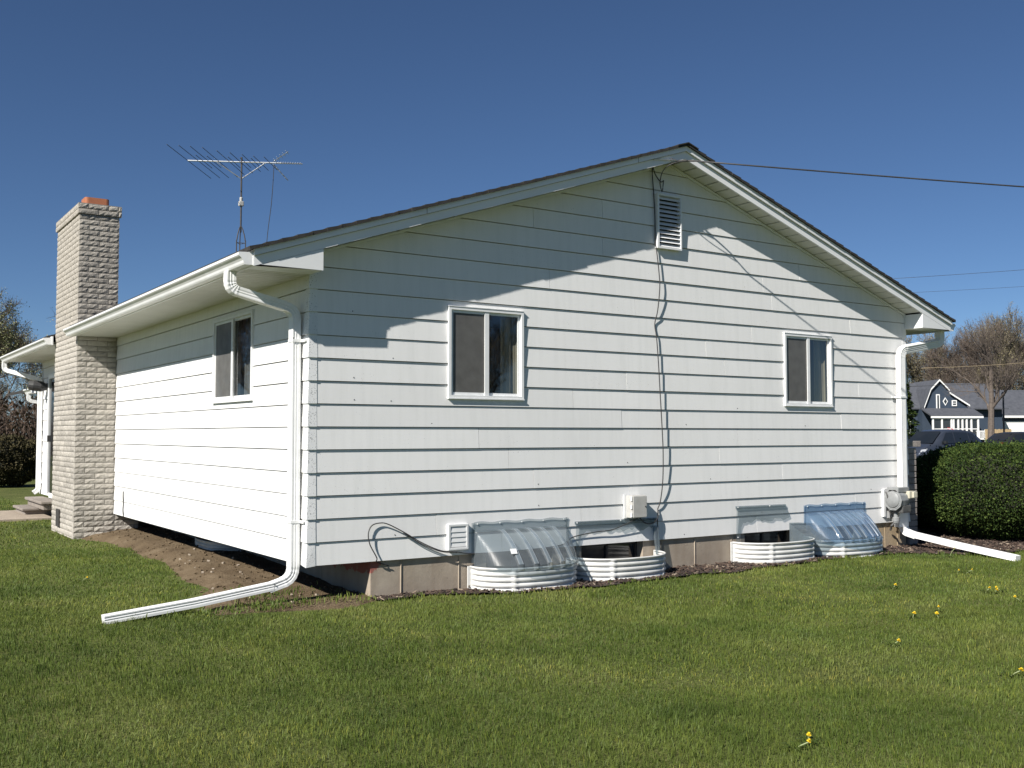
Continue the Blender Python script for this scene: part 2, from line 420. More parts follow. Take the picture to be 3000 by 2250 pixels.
def sheet(name, mat, inside, hf, x0, x1, y0, y1, st, parent=None):
    s_ = MB(); idx = {}
    nx = int(round((x1-x0)/st)); ny = int(round((y1-y0)/st))
    for j in range(ny):
        for i in range(nx):
            if inside(x0+(i+.5)*st, y0+(j+.5)*st):
                q = []
                for a, b in ((i, j), (i+1, j), (i+1, j+1), (i, j+1)):
                    if (a, b) not in idx:
                        idx[(a, b)] = len(s_.v); x = x0+a*st; y = y0+b*st; s_.v.append((x, y, hf(x, y)))
                    q.append(idx[(a, b)])
                s_.f.append(tuple(q))
    return s_.build(name, mat, parent, smooth=True)
def edge_noise(x, y, f=1.6): return mnoise.noise(Vector((x*f, y*f, 21.)))*.14 + mnoise.noise(Vector((x*5, y*5, 2.)))*.04
def soil_depth(x, y):
    """signed distance-like value: how far inside the bare patch a point lies"""
    e = edge_noise(x, y)
    left = float(np.interp(y, [-.5, .2, .7, 1.45, 2.6, 3.7, 5.4, 6.6, 7.2], [-.88, -.85, -.74, -.55, -.40, -.31, -.25, -.36, -.52])) + e*.8
    front = -.10 + e*.7 - .25*smoothstep(.8, .2, x)*smoothstep(-.9, .2, x)
    return min(x-left, y-front)
def soil_zone(x, y):
    if y > 7.25 or x > .7: return False
    return soil_depth(x, y) > 0 and not (x > .62 and y > .05)
def soil_sheet(x, y): return y < 7.25 and soil_depth(x, y) > -.12 and not (x > .64 and y > .05)
def soil_z(x, y):
    # the bank tapers into the turf: at the rim it dips just under the lawn surface
    g_ = hgt(x, y); k = smoothstep(-.03, .30, soil_depth(x, y))
    return g_ - .010 + (max(soil_h(x, y), g_+.02) - g_ + .010)*k
tag(sheet('bare_soil', 'soil', soil_sheet, soil_z, -1.6, .75, -.6, 7.3, .05), kind='structure')
def mulch_zone(x, y):
    if not (.62 < x < 11.8): return False
    e = edge_noise(x, y)*.7
    front = -.16 - .52*smoothstep(1.1, 2.0, x)*smoothstep(9.9, 4.2, x)*.75 + e
    if x > 7.2: front = -.42 - .75*smoothstep(7.4, 8.6, x) + e
    return front < y < (.05 if x < 8.5 else 6.5)
def mulch_z(x, y): return hgt(x, y) + .018 + .014*mnoise.noise(Vector((x*4, y*4, 8)))
tag(sheet('mulch_bed', 'mulch', mulch_zone, mulch_z, .6, 11.8, -1.5, 6.6, .06), kind='structure')

# ------------------------------------------------------------------ the house
W = 8.494; EXP = .2032; Z0 = .34; RX = W/2; RZ = 4.673; SL = .335; LEN = 13.32; T = .0125
house = thing('house', 'white lap-sided ranch house with low gable roof and grey brick chimney', 'house', (0, 0, 0))
def roofz(x): return RZ - SL*abs(x-RX)
def PG(a, o, z): return (a, -o, z)           # gable wall: a along x, o outward
def PS(a, o, z): return (-o, a, z)           # side wall: a along y
def clip_poly(pts, fn):
    out = []
    for i in range(len(pts)):
        p, q = pts[i], pts[(i+1) % len(pts)]; fp, fq = fn(*p), fn(*q)
        if fp >= 0: out.append(p)
        if fp*fq < 0:
            t = fp/(fp-fq); out.append((p[0]+(q[0]-p[0])*t, p[1]+(q[1]-p[1])*t))
    return out
def clip_roof(pl, d):
    pl = clip_poly(pl, lambda a, z: RZ-SL*(a-RX)-d-z)
    return clip_poly(pl, lambda a, z: RZ+SL*(a-RX)-d-z) if len(pl) > 2 else pl
WINS_G = [(1.40, 2.268, 1.838, 2.715), (6.10, 6.972, 1.840, 2.715), (4.04, 4.40, 3.545, 4.153)]
WINS_S = [(1.392, 2.625, 1.833, 2.725), (11.2, 12.52, .40, 2.62)]
def board(P, a0, a1, z0, holes, roof, mat='siding', jit=0, zmax=None):
    z1 = z0+EXP-.0065 if zmax is None else min(z0+EXP-.0065, zmax)
    hs = [h for h in holes if h[0] < a1 and h[1] > a0 and h[2] < z1 and h[3] > z0]
    A = sorted({a0, a1, *[min(max(h[0], a0), a1) for h in hs], *[min(max(h[1], a0), a1) for h in hs]})
    Z = sorted({z0, z1, *[min(max(h[2], z0), z1) for h in hs], *[min(max(h[3], z0), z1) for h in hs]})
    off = lambda z: .004 + jit + T*(1-(z-z0)/EXP)
    mb = MB()
    for i in range(len(A)-1):
        for k in range(len(Z)-1):
            ca, cz = (A[i]+A[i+1])/2, (Z[k]+Z[k+1])/2
            if any(h[0] < ca < h[1] and h[2] < cz < h[3] for h in hs): continue
            pl = [(A[i], Z[k]), (A[i+1], Z[k]), (A[i+1], Z[k+1]), (A[i], Z[k+1])]
            if roof:
                pl = clip_roof(pl, .10)
                if len(pl) < 3: continue
            mb.poly([P(a, off(z), z) for a, z in pl])
            if k == 0:
                lo = [p for p in pl if abs(p[1]-z0) < 1e-6]
                if len(lo) >= 2:
                    l0, l1 = min(p[0] for p in lo), max(p[0] for p in lo)
                    mb.poly([P(l0, off(z0), z0), P(l1, off(z0), z0), P(l1, -.012, z0), P(l0, -.012, z0)])
    for a in (a0, a1):
        if roof and roofz(a)-.10 < z1: continue
        mb.poly([P(a, off(z0), z0), P(a, off(z1), z1), P(a, -.012, z1), P(a, -.012, z0)])
    if mb.f: return mb.build('siding_board', mat, house)
def course(P, lo, hi, k, holes, roof, joints, zmax=None):
    za, zb = Z0+k*EXP, Z0+(k+1)*EXP
    full = [h for h in holes if h[2] <= za+.001 and h[3] >= min(zb, zmax or 99)-.001]
    cuts = sorted({lo, hi, *[j for j in joints if lo+.3 < j < hi-.3 and not any(h[0]-.2 < j < h[1]+.2 for h in holes if h[2] < zb and h[3] > za)], *[e for h in full for e in h[:2] if lo < e < hi]})
    for i in range(len(cuts)-1):
        if any(h[0] <= cuts[i]+.001 and h[1] >= cuts[i+1]-.001 for h in full): continue
        board(P, cuts[i]+(0 if i == 0 else .002), cuts[i+1]-.002, Z0+k*EXP, holes, roof, jit=rng.uniform(0, .0028), zmax=zmax)
nk = int((RZ-Z0)/EXP)+1
jg = [[2.02, 5.6], [1.28, 3.0, 5.3, 7.4], [3.66, 7.1], [2.4, 6.05], [2.1, 5.0], [1.75, 5.3], [3.55, 7.15], [2.9, 6.55], [3.62, 7.5], [5.1], [4.8, 6.9], [2.45, 5.55], [3.75, 7.35], [2.6, 5.9], [5.75], [3.3, 6.4], [2.4], [3.3], [], [], [], []]
for k in range(nk):
    course(PG, 0, W, k, WINS_G, True, jg[k])
for k in range(13):
    r2 = random.Random(100+k)
    course(PS, 0, 7.17, k, WINS_S, False, [r2.uniform(1.0, 3.2), r2.uniform(3.6, 5.9)], zmax=2.915)
    course(PS, 8.9, LEN, k, WINS_S, False, [r2.uniform(10, 11)], zmax=2.915)
# corner caps, one metal cap per course
def corner_caps(x, sx, y=0.0, ln=.066):
    for k in range(13):
        z0 = Z0+k*EXP; z1 = min(z0+EXP, 2.93); mb = MB()
        ob, ot = T+.0085, .0085+T*(1-(z1-z0)/EXP)
        flare = .012 if k == 0 else 0
        c0 = (x-sx*(ob+flare*.4), -(ob+flare*.4), z0-(.012 if k == 0 else .002)); c1 = (x-sx*ot, -ot, z1)
        mb.poly([c0, (x+sx*ln, -ob, z0-.002), (x+sx*ln, -ot, z1), c1])
        mb.poly([c0, c1, (x-sx*ot, ln+.012, z1), (x-sx*ob, ln+.012, z0-.002)])
        mb.poly([c0, (x+sx*ln, -ob, z0-.002), (x+sx*ln, 0, z0-.002), (x, 0, z0-.002), (x, ln+.012, z0-.002), (x-sx*ob, ln+.012, z0-.002)])
        mb.poly([(x+sx*ln, -ob, z0-.002), (x+sx*ln, -ot, z1), (x+sx*ln, 0, z1), (x+sx*ln, 0, z0-.002)])
        mb.build('corner_cap', 'cap' if sx > 0 else 'siding', house)
corner_caps(0, 1); corner_caps(W, -1)
nails = MB(); r3 = random.Random(77)
for k in range(12):
    for i in range(1, 21):
        x = i*.406+r3.uniform(-.03, .03); z = Z0+k*EXP+.03+r3.uniform(-.008, .012)
        if r3.random() < .9 or any(h[0]-.05 < x < h[1]+.05 and h[2]-.05 < z < h[3]+.05 for h in WINS_G): continue
        o_ = .0045+T*(1-(z-Z0-k*EXP)/EXP); nails.lathe((x, -o_-.001, z), (0, -1, 0), [(.0055, 0), (.005, .0025)], 6)
tag(nails.build('nail_heads', 'steel', house), kind='stuff')
mb = MB()
for k in range(13):
    z0 = Z0+k*EXP; z1 = min(z0+EXP, 2.93)
    mb.poly([(-T-.008, LEN-.07, z0), (-T-.008, LEN+.02, z0), (-.008, LEN+.02, z1), (-.008, LEN-.07, z1)])
mb.build('corner_strip', 'siding', house)
# sheathing / inner walls with openings, plain back and far walls
def wall_cells(P, lo, hi, zlo, zhi, holes, o, roof=False):
    mb = MB(); A = sorted({lo, hi, *[h[0] for h in holes], *[h[1] for h in holes]}); Z = sorted({zlo, zhi, *[h[2] for h in holes], *[h[3] for h in holes]})
    for i in range(len(A)-1):
        for k in range(len(Z)-1):
            ca, cz = (A[i]+A[i+1])/2, (Z[k]+Z[k+1])/2
            if any(h[0] < ca < h[1] and h[2] < cz < h[3] for h in holes): continue
            pl = [(A[i], Z[k]), (A[i+1], Z[k]), (A[i+1], Z[k+1]), (A[i], Z[k+1])]
            if roof: pl = clip_roof(pl, .06)
            if len(pl) > 2: mb.poly([P(a, o, z) for a, z in pl])
    for h in holes:   # jambs
        for a, b in (((h[0], h[2]), (h[1], h[2])), ((h[1], h[2]), (h[1], h[3])), ((h[1], h[3]), (h[0], h[3])), ((h[0], h[3]), (h[0], h[2]))):
            mb.poly([P(a[0], .003, a[1]), P(b[0], .003, b[1]), P(b[0], o, b[1]), P(a[0], o, a[1])])
    return mb
wall_cells(PG, 0.013, W-.013, Z0+.004, RZ, WINS_G, -.014, True).build('wall_sheathing', 'room', house)
wall_cells(PS, 0.013, LEN, Z0+.004, 2.95, WINS_S, -.014).build('wall_sheathing', 'room', house)
mb = MB(); mb.box(W-.03, W+.002, .08, LEN, Z0, 2.93).build('wall', 'siding', house)
MB().prism([(0.02, LEN-.03, Z0), (W-.02, LEN-.03, Z0), (W-.02, LEN-.03, roofz(W)-.1), (RX, LEN-.03, RZ-.1), (.02, LEN-.03, roofz(0)-.1)], (0, .04, 0)).build('wall', 'siding', house)
mb = MB(); mb.box(.02, W-.02, .03, LEN-.04, Z0+.01, .52).build('floor', 'room', house)
mb = MB(); mb.box(.02, W-.02, .03, LEN-.04, 2.94, 2.96).build('ceiling', 'room', house)
mb = MB(); mb.box(4.05, 4.12, .03, 6, .52, 2.94); mb.box(.03, W-.04, 4.0, 4.08, .52, 2.94).build('inner_wall', 'room', house)

# ---- roof
def roof_slope(side, y0, y1, xe, name='roof_slope'):
    """side -1 left / +1 right; stepped shingle courses from ridge to eave xe"""
    mb = MB(); n = 36; rr = random.Random(5+side+int(y0))
    span = abs(xe-RX); ca = 1/math.hypot(1, SL)
    for i in range(n):
        d0 = span*i/n; d1 = span*(i+1)/n
        t0, t1 = .002, .011
        j0 = rr.uniform(-.004, .006) if y0 < 0 else 0
        p = []
        for d, t in ((d0, t0), (d1, t1)):
            x = RX+side*d; z = RZ - SL*d
            p.append((x+side*t*.3, z+t))
        lo = [(RX+side*d0, RZ-SL*d0-.022), (RX+side*d1, RZ-SL*d1-.022)]
        pts = [(p[0][0], y0-j0, p[0][1]), (p[1][0], y0-j0, p[1][1]), (lo[1][0], y0-j0, lo[1][1]), (lo[0][0], y0-j0, lo[0][1])]
        mb.prism(pts, (0, y1-y0+j0, 0))
    return mb.build(name, 'shingle', house)
roof_slope(-1, -.33, 7.16, -.665); roof_slope(-1, 7.165, 8.93, .02); roof_slope(-1, 8.935, LEN+.33, -.665)
roof_slope(1, -.33, LEN+.33, W+.665)
rc = MB(); y = -.345; rr = random.Random(3)
while y < LEN:
    rc.prism([(RX-.15, y, RZ-.045), (RX, y, RZ+.004), (RX+.15, y, RZ-.045), (RX+.15, y, RZ-.033), (RX, y, RZ+.015), (RX-.15, y, RZ-.033)], (0, .17, 0)); y += .172
rc.build('ridge_cap', 'shingle', house)
# ---- rake boards: proud upper moulding and lower fascia, both slopes
def rake_board(side, h0, h1, yf, yb, xe, name):
    xs = [RX, RX+side*(xe)]
    pts = [(x, yf, roofz(x)-h) for x, h in ((xs[0], h0), (xs[1], h0), (xs[1], h1), (xs[0], h1))]
    return MB().prism(pts, (0, yb-yf, 0)).build(name, 'trim', house)
for s_ in (-1, 1):
    rake_board(s_, .012, .075, -.309, -.262, RX+.62, 'rake_moulding')
    rake_board(s_, .078, .160, -.285, -.262, RX+.615 if s_ > 0 else RX+.615, 'rake_fascia')
# seams on the upper moulding
for x in (1.0, 3.55, 6.2):
    MB().prism([(x, -.3105, roofz(x)-.014), (x+.004, -.3105, roofz(x)-.014), (x+.004, -.3105, roofz(x)-.074), (x, -.3105, roofz(x)-.074)], (0, .0008, 0)).build('moulding_seam', 'steel', house)
# eave returns (closed triangular boxes at both lower corners)
for s_, xa, xb in ((-1, -.612, .0), (1, W, W+.612)):
    xo, xi = (xa, xb) if s_ < 0 else (xb, xa)
    pts = [(xi, -.2835, 2.90), (xo, -.2835, 2.90), (xo, -.2835, roofz(xo)-.162), (xi, -.2835, roofz(xi)-.162)]
    MB().prism(pts, (0, .29, 0)).build('eave_return', 'trim', house)
# ---- rake soffit panels, one by one
for s_ in (-1, 1):
    d = .04
    while d < RX-.02:
        d1 = min(d+.168, RX-.004); xa, xb = RX+s_*d, RX+s_*d1; b_ = .148
        xm0, xm1 = xa+s_*.010, xb-s_*.008
        mb = MB(); mb.prism([(xm0, -.262, roofz(xm0)-b_), (xm1, -.262, roofz(xm1)-b_), (xm1, -.262, roofz(xm1)-b_+.01), (xm0, -.262, roofz(xm0)-b_+.01)], (0, .262, 0))
        mb.build('soffit_panel', 'soffit', house); d = d1
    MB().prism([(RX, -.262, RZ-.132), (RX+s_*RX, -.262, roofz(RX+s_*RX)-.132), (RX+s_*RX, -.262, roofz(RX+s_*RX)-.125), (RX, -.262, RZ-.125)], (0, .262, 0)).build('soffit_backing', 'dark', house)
    MB().prism([(RX, -.035, RZ-.155), (RX+s_*(RX-.01), -.035, roofz(RX+s_*RX)-.155), (RX+s_*(RX-.01), -.035, roofz(RX+s_*RX)-.178), (RX, -.035, RZ-.178)], (0, .018, 0)).build('frieze_strip', 'trim', house)
# ---- eaves: fascia, soffit panels, gutters
def gutter_prof(side):
    p = [(0, 2.992), (0, 2.892), (.068, 2.892), (.076, 2.905), (.082, 2.925), (.096, 2.944), (.112, 2.956), (.121, 2.966), (.121, 2.988), (.108, 2.990), (.107, 2.986), (.118, 2.983), (.117, 2.968), (.108, 2.960), (.092, 2.948), (.078, 2.928), (.072, 2.908), (.066, 2.896), (.003, 2.896), (.003, 2.992)]
    return p
def gutter(side, xf, y0, y1):
    pr = [(xf+side*a, y0, z) for a, z in gutter_prof(side)]
    o = MB().prism(pr, (0, y1-y0, 0)).build('gutter', 'gutter', house, fix=True)
    for yy, d in ((y0-.002, .003), (y1, .003)):
        cap = [(xf+side*a, yy, z) for a, z in ((0, 2.998), (0, 2.890), (.069, 2.890), (.078, 2.905), (.084, 2.925), (.098, 2.944), (.114, 2.956), (.123, 2.966), (.123, 2.990))]
        MB().prism(cap, (0, -d, 0)).build('end_cap', 'gutter', o)
    y = y0+.5
    while y < y1:
        MB().box(xf+side*.004 if side > 0 else xf-.106, xf+.106 if side > 0 else xf-.004, y, y+.02, 2.982, 2.988).build('hanger', 'gutter', o); y += .8
    return o
for s_, xf, segs in ((-1, -.622, ((-.272, 7.22), (8.80, LEN+.3))), (1, W+.622, ((-.272, LEN+.3),))):
    for ya, yb in segs:
        gutter(s_, xf, ya, yb)
        x0, x1 = sorted((xf+.0, xf-s_*.02))
        MB().box(x0, x1, ya-.012, min(yb, 7.17) if (ya < 0 and s_ < 0) else yb, 2.885, 3.02).build('eave_fascia', 'trim', house)
def eave_soffit(xa, xb, y0, y1):
    y = y0
    while y < y1-.02:
        ye = min(y+.305, y1); mb = MB()
        for k in range(3):
            ya = y+(ye-y)*k/3+.008; yb = y+(ye-y)*(k+1)/3-.008
            mb.box(xa, xb, ya, yb, 2.900, 2.9165)
            mb.box(xa, xb, ya-.008, yb+.008, 2.934, 2.938)
        mb.build('soffit_panel', 'soffit', house); y = ye
    MB().box(xa, xb, y0, y1, 2.9385, 2.942).build('soffit_backing', 'soffit', house)
eave_soffit(-.602, -.004, .008, 7.165); eave_soffit(-.602, -.004, 8.92, LEN+.28); eave_soffit(W+.004, W+.602, .008, 7)
MB().box(-.602, -.012, -.27, .006, 2.9055, 2.909).build('soffit_backing', 'soffit', house)
# ---- windows
def win(P, a0, a1, z0, z1, label, flip=False):
    o1 = .034
    if flip:
        P_ = P; P = lambda a, o, z: P_(a0+a1-a, o, z)
    def bx(mb, aa, ab, oa, ob, za, zb):
        c = [P(a, o, z) for z in (za, zb) for o in (oa, ob) for a in (aa, ab)]
        mb.add(c, [(0, 2, 3, 1), (4, 5, 7, 6), (0, 1, 5, 4), (2, 6, 7, 3), (0, 4, 6, 2), (1, 3, 7, 5)]); return mb
    mb = MB(); t = .028
    bx(mb, a0, a1, -.02, o1, z1-t, z1); bx(mb, a0, a1, -.02, o1, z0, z0+t); bx(mb, a0, a0+t, -.02, o1, z0+t, z1-t); bx(mb, a1-t, a1, -.02, o1, z0+t, z1-t)
    fr = mb.build('window', 'frame', house, fix=True); fr['label'] = label
    mid = (a0+a1)/2
    mb = MB(); u = .026; i0, i1, j0, j1 = a0+t+.001, a1-t-.001, z0+t+.001, z1-t-.001
    for (x0, x1, oo) in ((i0, mid+.012, .018), (mid-.024, i1, .006)):
        bx(mb, x0, x1, oo-.016, oo, j1-u, j1); bx(mb, x0, x1, oo-.016, oo, j0, j0+u); bx(mb, x0, x0+u, oo-.016, oo, j0+u, j1-u); bx(mb, x1-u, x1, oo-.016, oo, j0+u, j1-u)
    mb.build('sash', 'frame', fr, fix=True)
    mb = MB(); bx(mb, mid-.024, mid+.024, .018, .027, j0, j1).build('mullion', 'frame', fr, fix=True)
    mb = MB(); bx(mb, a0-.006, a1+.006, .0, .042, z0-.010, z0-.001).build('sill', 'frame', fr, fix=True)
    mb = MB(); bx(mb, a0-.006, a1+.006, .0, .039, z1+.001, z1+.008).build('drip_cap', 'frame', fr, fix=True)
    mb = MB(); mb.poly([P(a, .013, z) for a, z in ((i0+u, j0+u), (mid-.022, j0+u), (mid-.022, j1-u), (i0+u, j1-u))]).build('screen', 'fly', fr)
    for x0, x1, oo in ((i0+u, mid-.012, .004), (mid+.022, i1-u, -.002)):
        mb = MB(); mb.poly([P(a, oo, z) for a, z in ((x0, j0+u), (x1, j0+u), (x1, j1-u), (x0, j1-u))]).build('pane', 'glass', fr)
    # curtains hanging just inside
    for x0, x1, mt, ph, oo in ((i0-.02, mid-.10, 'curtain', 0, -.11), (mid-.02, mid+.30*(a1-mid), 'curtain', 1, -.14), (a1-.46*(a1-mid), a1+.02, 'curtain_beige', 2, -.10)):
        pts = []; n = 40; mb = MB()
        for i in range(n+1):
            f = i/n; a = x0+(x1-x0)*f; w_ = .018*math.sin(f*(x1-x0)*62+ph) + .008*math.sin(f*(x1-x0)*141+ph*2)
            mb.v += [P(a, oo+w_, z0-.1), P(a+.01*math.sin(i), oo+w_*.7, z1+.1)]
        mb.f = [(2*i, 2*i+2, 2*i+3, 2*i+1) for i in range(n)]
        mb.build('curtain', mt, fr, smooth=True)
    return fr
win(PG, *WINS_G[0], 'sliding window on the gable nearer the house corner, insect screen on its left half')
win(PG, *WINS_G[1], 'sliding window on the gable nearer the gas meter')
win(PS, *WINS_S[0], 'sliding window on the side wall beside the corner downspout', True)
# ---- gable vent with louvres
a0, a1, z0, z1 = WINS_G[2]; mb = MB(); t = .026
mb.box(a0, a0+t, -.062, .02, z0, z1); mb.box(a1-.016, a1, -.062, .02, z0, z1); mb.box(a0+t, a1-.016, -.062, .02, z1-.016, z1); mb.box(a0+t, a1-.016, -.062, .02, z0, z0+.018)
vent = mb.build('gable_vent', 'frame', house)
n = 12
for i in range(n):
    zc = z0+.018+(z1-z0-.036)*(i+.5)/n
    MB().prism([(a0+t+.001, -.058, zc-.020), (a0+t+.001, -.052, zc-.020), (a0+t+.001, -.008, zc+.022), (a0+t+.001, -.014, zc+.022)], (a1-a0-t-.018, 0, 0)).build('louvre', 'frame', vent)
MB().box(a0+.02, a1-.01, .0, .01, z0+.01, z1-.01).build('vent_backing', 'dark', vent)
# ---- foundation, cantilever underside
FX = .612
mb = MB()
def fpanel(x0, x1, za=-.4, zb=.352): mb.box(x0, x1, .012, .2, za, zb)
OPEN = [(3.02, 3.86), (5.42, 6.25), (1.85, 2.65), (6.6, 7.4)]
xs = [FX]
cuts = sorted(OPEN); cur = FX
for a, b in cuts:
    fpanel(cur, a); mb.box(a, b, .012, .2, -.4, -.05); cur = b
fpanel(cur, W-.03)
mb.box(FX, FX+.2, .2, LEN-.05, -.4, .352); mb.box(W-.23, W-.03, .2, LEN-.05, -.4, .352); mb.box(FX, W-.03, LEN-.25, LEN-.05, -.4, .352)
fnd = mb.build('foundation', 'concrete', house)
for x in (.918, 1.538, 2.75, 4.12, 4.62, 5.2, 7.72, 8.02, 8.28):   # form-joint fins left in the concrete
    MB().prism([(x-.006, .014, -.05), (x, .002+.004*(x > 5), -.05), (x+.007, .014, -.05)], (0, 0, .37)).build('form_seam', 'concrete', fnd)
for y in (1.1, 2.3, 3.5, 4.7, 5.9):
    MB().prism([(FX+.002, y-.006, 0), (FX-.008, y, 0), (FX+.002, y+.007, 0)], (0, 0, .33)).build('form_seam', 'concrete', fnd)
for a, b in OPEN:
    fr = MB(); z0, z1 = -.05, .335
    fr.box(a, b, .11, .15, z1-.03, z1); fr.box(a, b, .11, .15, z0, z0+.03); fr.box(a, a+.03, .11, .15, z0, z1); fr.box(b-.03, b, .11, .15, z0, z1); fr.box((a+b)/2-.015, (a+b)/2+.015, .11, .15, z0, z1)
    f_ = fr.build('basement_window', 'steel', fnd)
    MB().poly([(a+.03, .13, z0+.03), (b-.03, .13, z0+.03), (b-.03, .13, z1-.03), (a+.03, .13, z1-.03)]).build('pane', 'housepane', f_)
    MB().box(a-.2, b+.2, .22, .24, -.4, .34).build('backing', 'dark', f_)
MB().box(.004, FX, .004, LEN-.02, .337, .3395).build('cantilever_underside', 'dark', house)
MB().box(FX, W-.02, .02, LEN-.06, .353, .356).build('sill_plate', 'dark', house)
# ---- brick veneer return at the far front corner
vn = MB(); vn.box(W+.018, W+.185, .02, 5, -.2, 1.30); ven = vn.build('veneer_core', 'mortar', house)
for k in range(17):
    z = -.06+k*.081; off = rng.uniform(-.004, .004); ln = .28 if k % 2 else .17
    me = MB().bevbox(W+.020, W+.200+off, -.012+abs(off), -.012+ln, z, z+.071, .006).build('brick', 'veneer', ven)
MB().bevbox(W+.018, W+.275, -.03, .25, 1.322, 1.40, .006).build('sill_brick', 'veneer', ven)
MB().bevbox(W+.018, W+.27, .26, .55, 1.318, 1.395, .006).build('sill_brick', 'veneer', ven)
# ---- chimney
CX, CY0, CY1, CZ0 = -.555, 7.18, 8.90, -.06
core = MB(); core.box(CX+.012, -.008, CY0+.012, CY1-.012, -.2, 4.84); core.box(-.008, .34, CY0+.012, CY0+.6, -.2, .33)
chim = core.build('chimney', 'mortar', house)
chim['label'] = 'tall chimney of pale grey rock-face brick on the side wall'
def rock_brick(L_, Hh, D_, seed, nx=7, nz=3):
    """rock-face brick: front face broken and uneven; front looks to -y, length along x"""
    r = random.Random(seed); mb = MB(); V = {}
    for i in range(nx+1):
        for k in range(nz+1):
            e = (i in (0, nx)) or (k in (0, nz))
            y = .0035+r.uniform(0, .002) if e else -r.uniform(-.002, .0045)
            V[i, k] = len(mb.v); mb.v.append((L_*i/nx + (0 if i in (0, nx) else r.uniform(-.008, .008)), y, Hh*k/nz+(0 if k in (0, nz) else r.uniform(-.006, .006))))
    for i in range(nx):
        for k in range(nz): mb.f.append((V[i, k], V[i+1, k], V[i+1, k+1], V[i, k+1]))
    B = [len(mb.v)+q for q in range(4)]; mb.v += [(0, D_, 0), (L_, D_, 0), (L_, D_, Hh), (0, D_, Hh)]
    bt = [V[i, 0] for i in range(nx+1)]; tp = [V[i, nz] for i in range(nx+1)]; lf = [V[0, k] for k in range(nz+1)]; rt = [V[nx, k] for k in range(nz+1)]
    mb.f += [tuple(bt[::-1]+[B[0], B[1]]), tuple(tp+[B[2], B[3]]), tuple(lf+[B[3], B[0]]), tuple(rt[::-1]+[B[1], B[2]])]
    return mb
CH, MO = .0765, .0085
BRK = {}
def brick_me(L_, seed, key, mat):
    kk = (key, seed, mat)
    if kk not in BRK: BRK[kk] = rock_brick(L_, CH-MO, .085, sum(map(ord, key)) % 97*10+seed, 7 if L_ > .15 else 4).mesh('brick', M[mat])
    return BRK[kk]
NC = 62; count = 0; rest = {'brick': MB(), 'brick_grey': MB()}
def put_brick(L_, key, mat, x, y, z, face, part):
    me = brick_me(L_, rng.randint(0, 5), key, mat)
    mw = Matrix.Translation((x, y, z)) @ (Matrix.Identity(4) if face == 'y' else Matrix.Rotation(-math.pi/2, 4, 'Z'))
    if part:
        o = link('brick', me, chim); o.matrix_local = mw
    else:
        mbk = rest[mat]; mbk.add([(mw @ v.co)[:] for v in me.vertices], [tuple(p.vertices) for p in me.polygons])
nparts = 0
for k in range(NC+2):
    z = CZ0+k*CH; cap = k >= NC; ex = .024 if cap else 0
    mat = 'brick_grey' if k > 39+rng.randint(-2, 2) else 'brick'
    Wd = -CX + (.0 if z > 2.9 or True else 0); x0 = CX-ex; x1 = .0+(.02 if cap else -.004)
    if z < .26: x1 = .34
    pat = (.28, .28) if k % 2 == 0 else (.138, .28, .138)
    x = x0; i = 0
    while x < x1-.03:
        L_ = min(pat[i % len(pat)]-MO, x1-x); i += 1
        key = 'f' if abs(L_-(.28-MO)) < .004 else ('h' if abs(L_-(.138-MO)) < .004 else 'n%.3f' % L_)
        put_brick(L_, key, mat, x, CY0-ex, z, 'y', True); nparts += 1; x += L_+MO
    # -x face
    y1 = CY1+ex; y = y1 - (0 if k % 2 == 0 else 0); ystart = CY0-ex+.085+MO; y = ystart; i = 0
    while y < y1-.03:
        L_ = (.28 if not (k % 2 == 0 and i == 0) else .19)-MO; L_ = min(L_, y1-y); i += 1
        key = 'f' if abs(L_-(.28-MO)) < .004 else 'n%.3f' % L_
        part = nparts < 296 and 3 <= k <= 32
        put_brick(L_, key, mat, CX-ex, y+L_, z, 'x', part); nparts += part; y += L_+MO
for mt, mbk in rest.items():
    if mbk.v: tag(mbk.build('upper_bricks', mt, chim), kind='stuff')
zt = CZ0+(NC+2)*CH
MB().prism([(CX-.02, CY0-.02, zt-.012), (.015, CY0-.02, zt-.012), (.015, CY1+.02, zt-.012), (CX-.02, CY1+.02, zt-.012)], (0, 0, .012)).build('crown', 'mortar', chim)
fl = MB()
def rrect(x0, x1, y0, y1, r, z, n=4):
    out = []
    for cx, cy, a0 in ((x1-r, y1-r, 0), (x0+r, y1-r, 90), (x0+r, y0+r, 180), (x1-r, y0+r, 270)):
        for i in range(n+1):
            a = math.radians(a0+90*i/n); out.append((cx+r*math.cos(a), cy+r*math.sin(a), z))
    return out
fl.prism(rrect(-.46, -.12, CY0+.14, CY0+.46, .045, zt), (0, 0, .125)).build('flue', 'clay', chim)
MB().box(CX-.022, CX-.002, 8.18, 8.42, .10, .36).build('ash_door', 'steel', chim)

# ---- downspouts
def ribprof(w_, d_, groove=.0035):
    pr = []
    def edge(a, b, n):
        for i in range(n):
            f = i/n; x = a[0]+(b[0]-a[0])*f; y = a[1]+(b[1]-a[1])*f
            nx, ny = (b[1]-a[1]), -(b[0]-a[0]); l = math.hypot(nx, ny); nx /= l; ny /= l
            g_ = groove if (i % 2 == 1 and 1 < i < n-1) else 0
            pr.append((x-nx*g_, y-ny*g_))
    c = [(-w_/2, -d_/2), (w_/2, -d_/2), (w_/2, d_/2), (-w_/2, d_/2)]
    edge(c[0], c[1], 9); edge(c[1], c[2], 7); edge(c[2], c[3], 9); edge(c[3], c[0], 7); return pr
def downspout(pts, w_, d_, side, r=.1, name='downspout'):
    path, fl_ = elbow_path(pts, r, 9)
    sc_ = [1+(.05 if (f and i % 2) else 0) for i, f in enumerate(fl_)]
    return MB().sweep(ribprof(w_, d_), path, side=side, scales=sc_).build(name, 'gutter', house, fix=True)
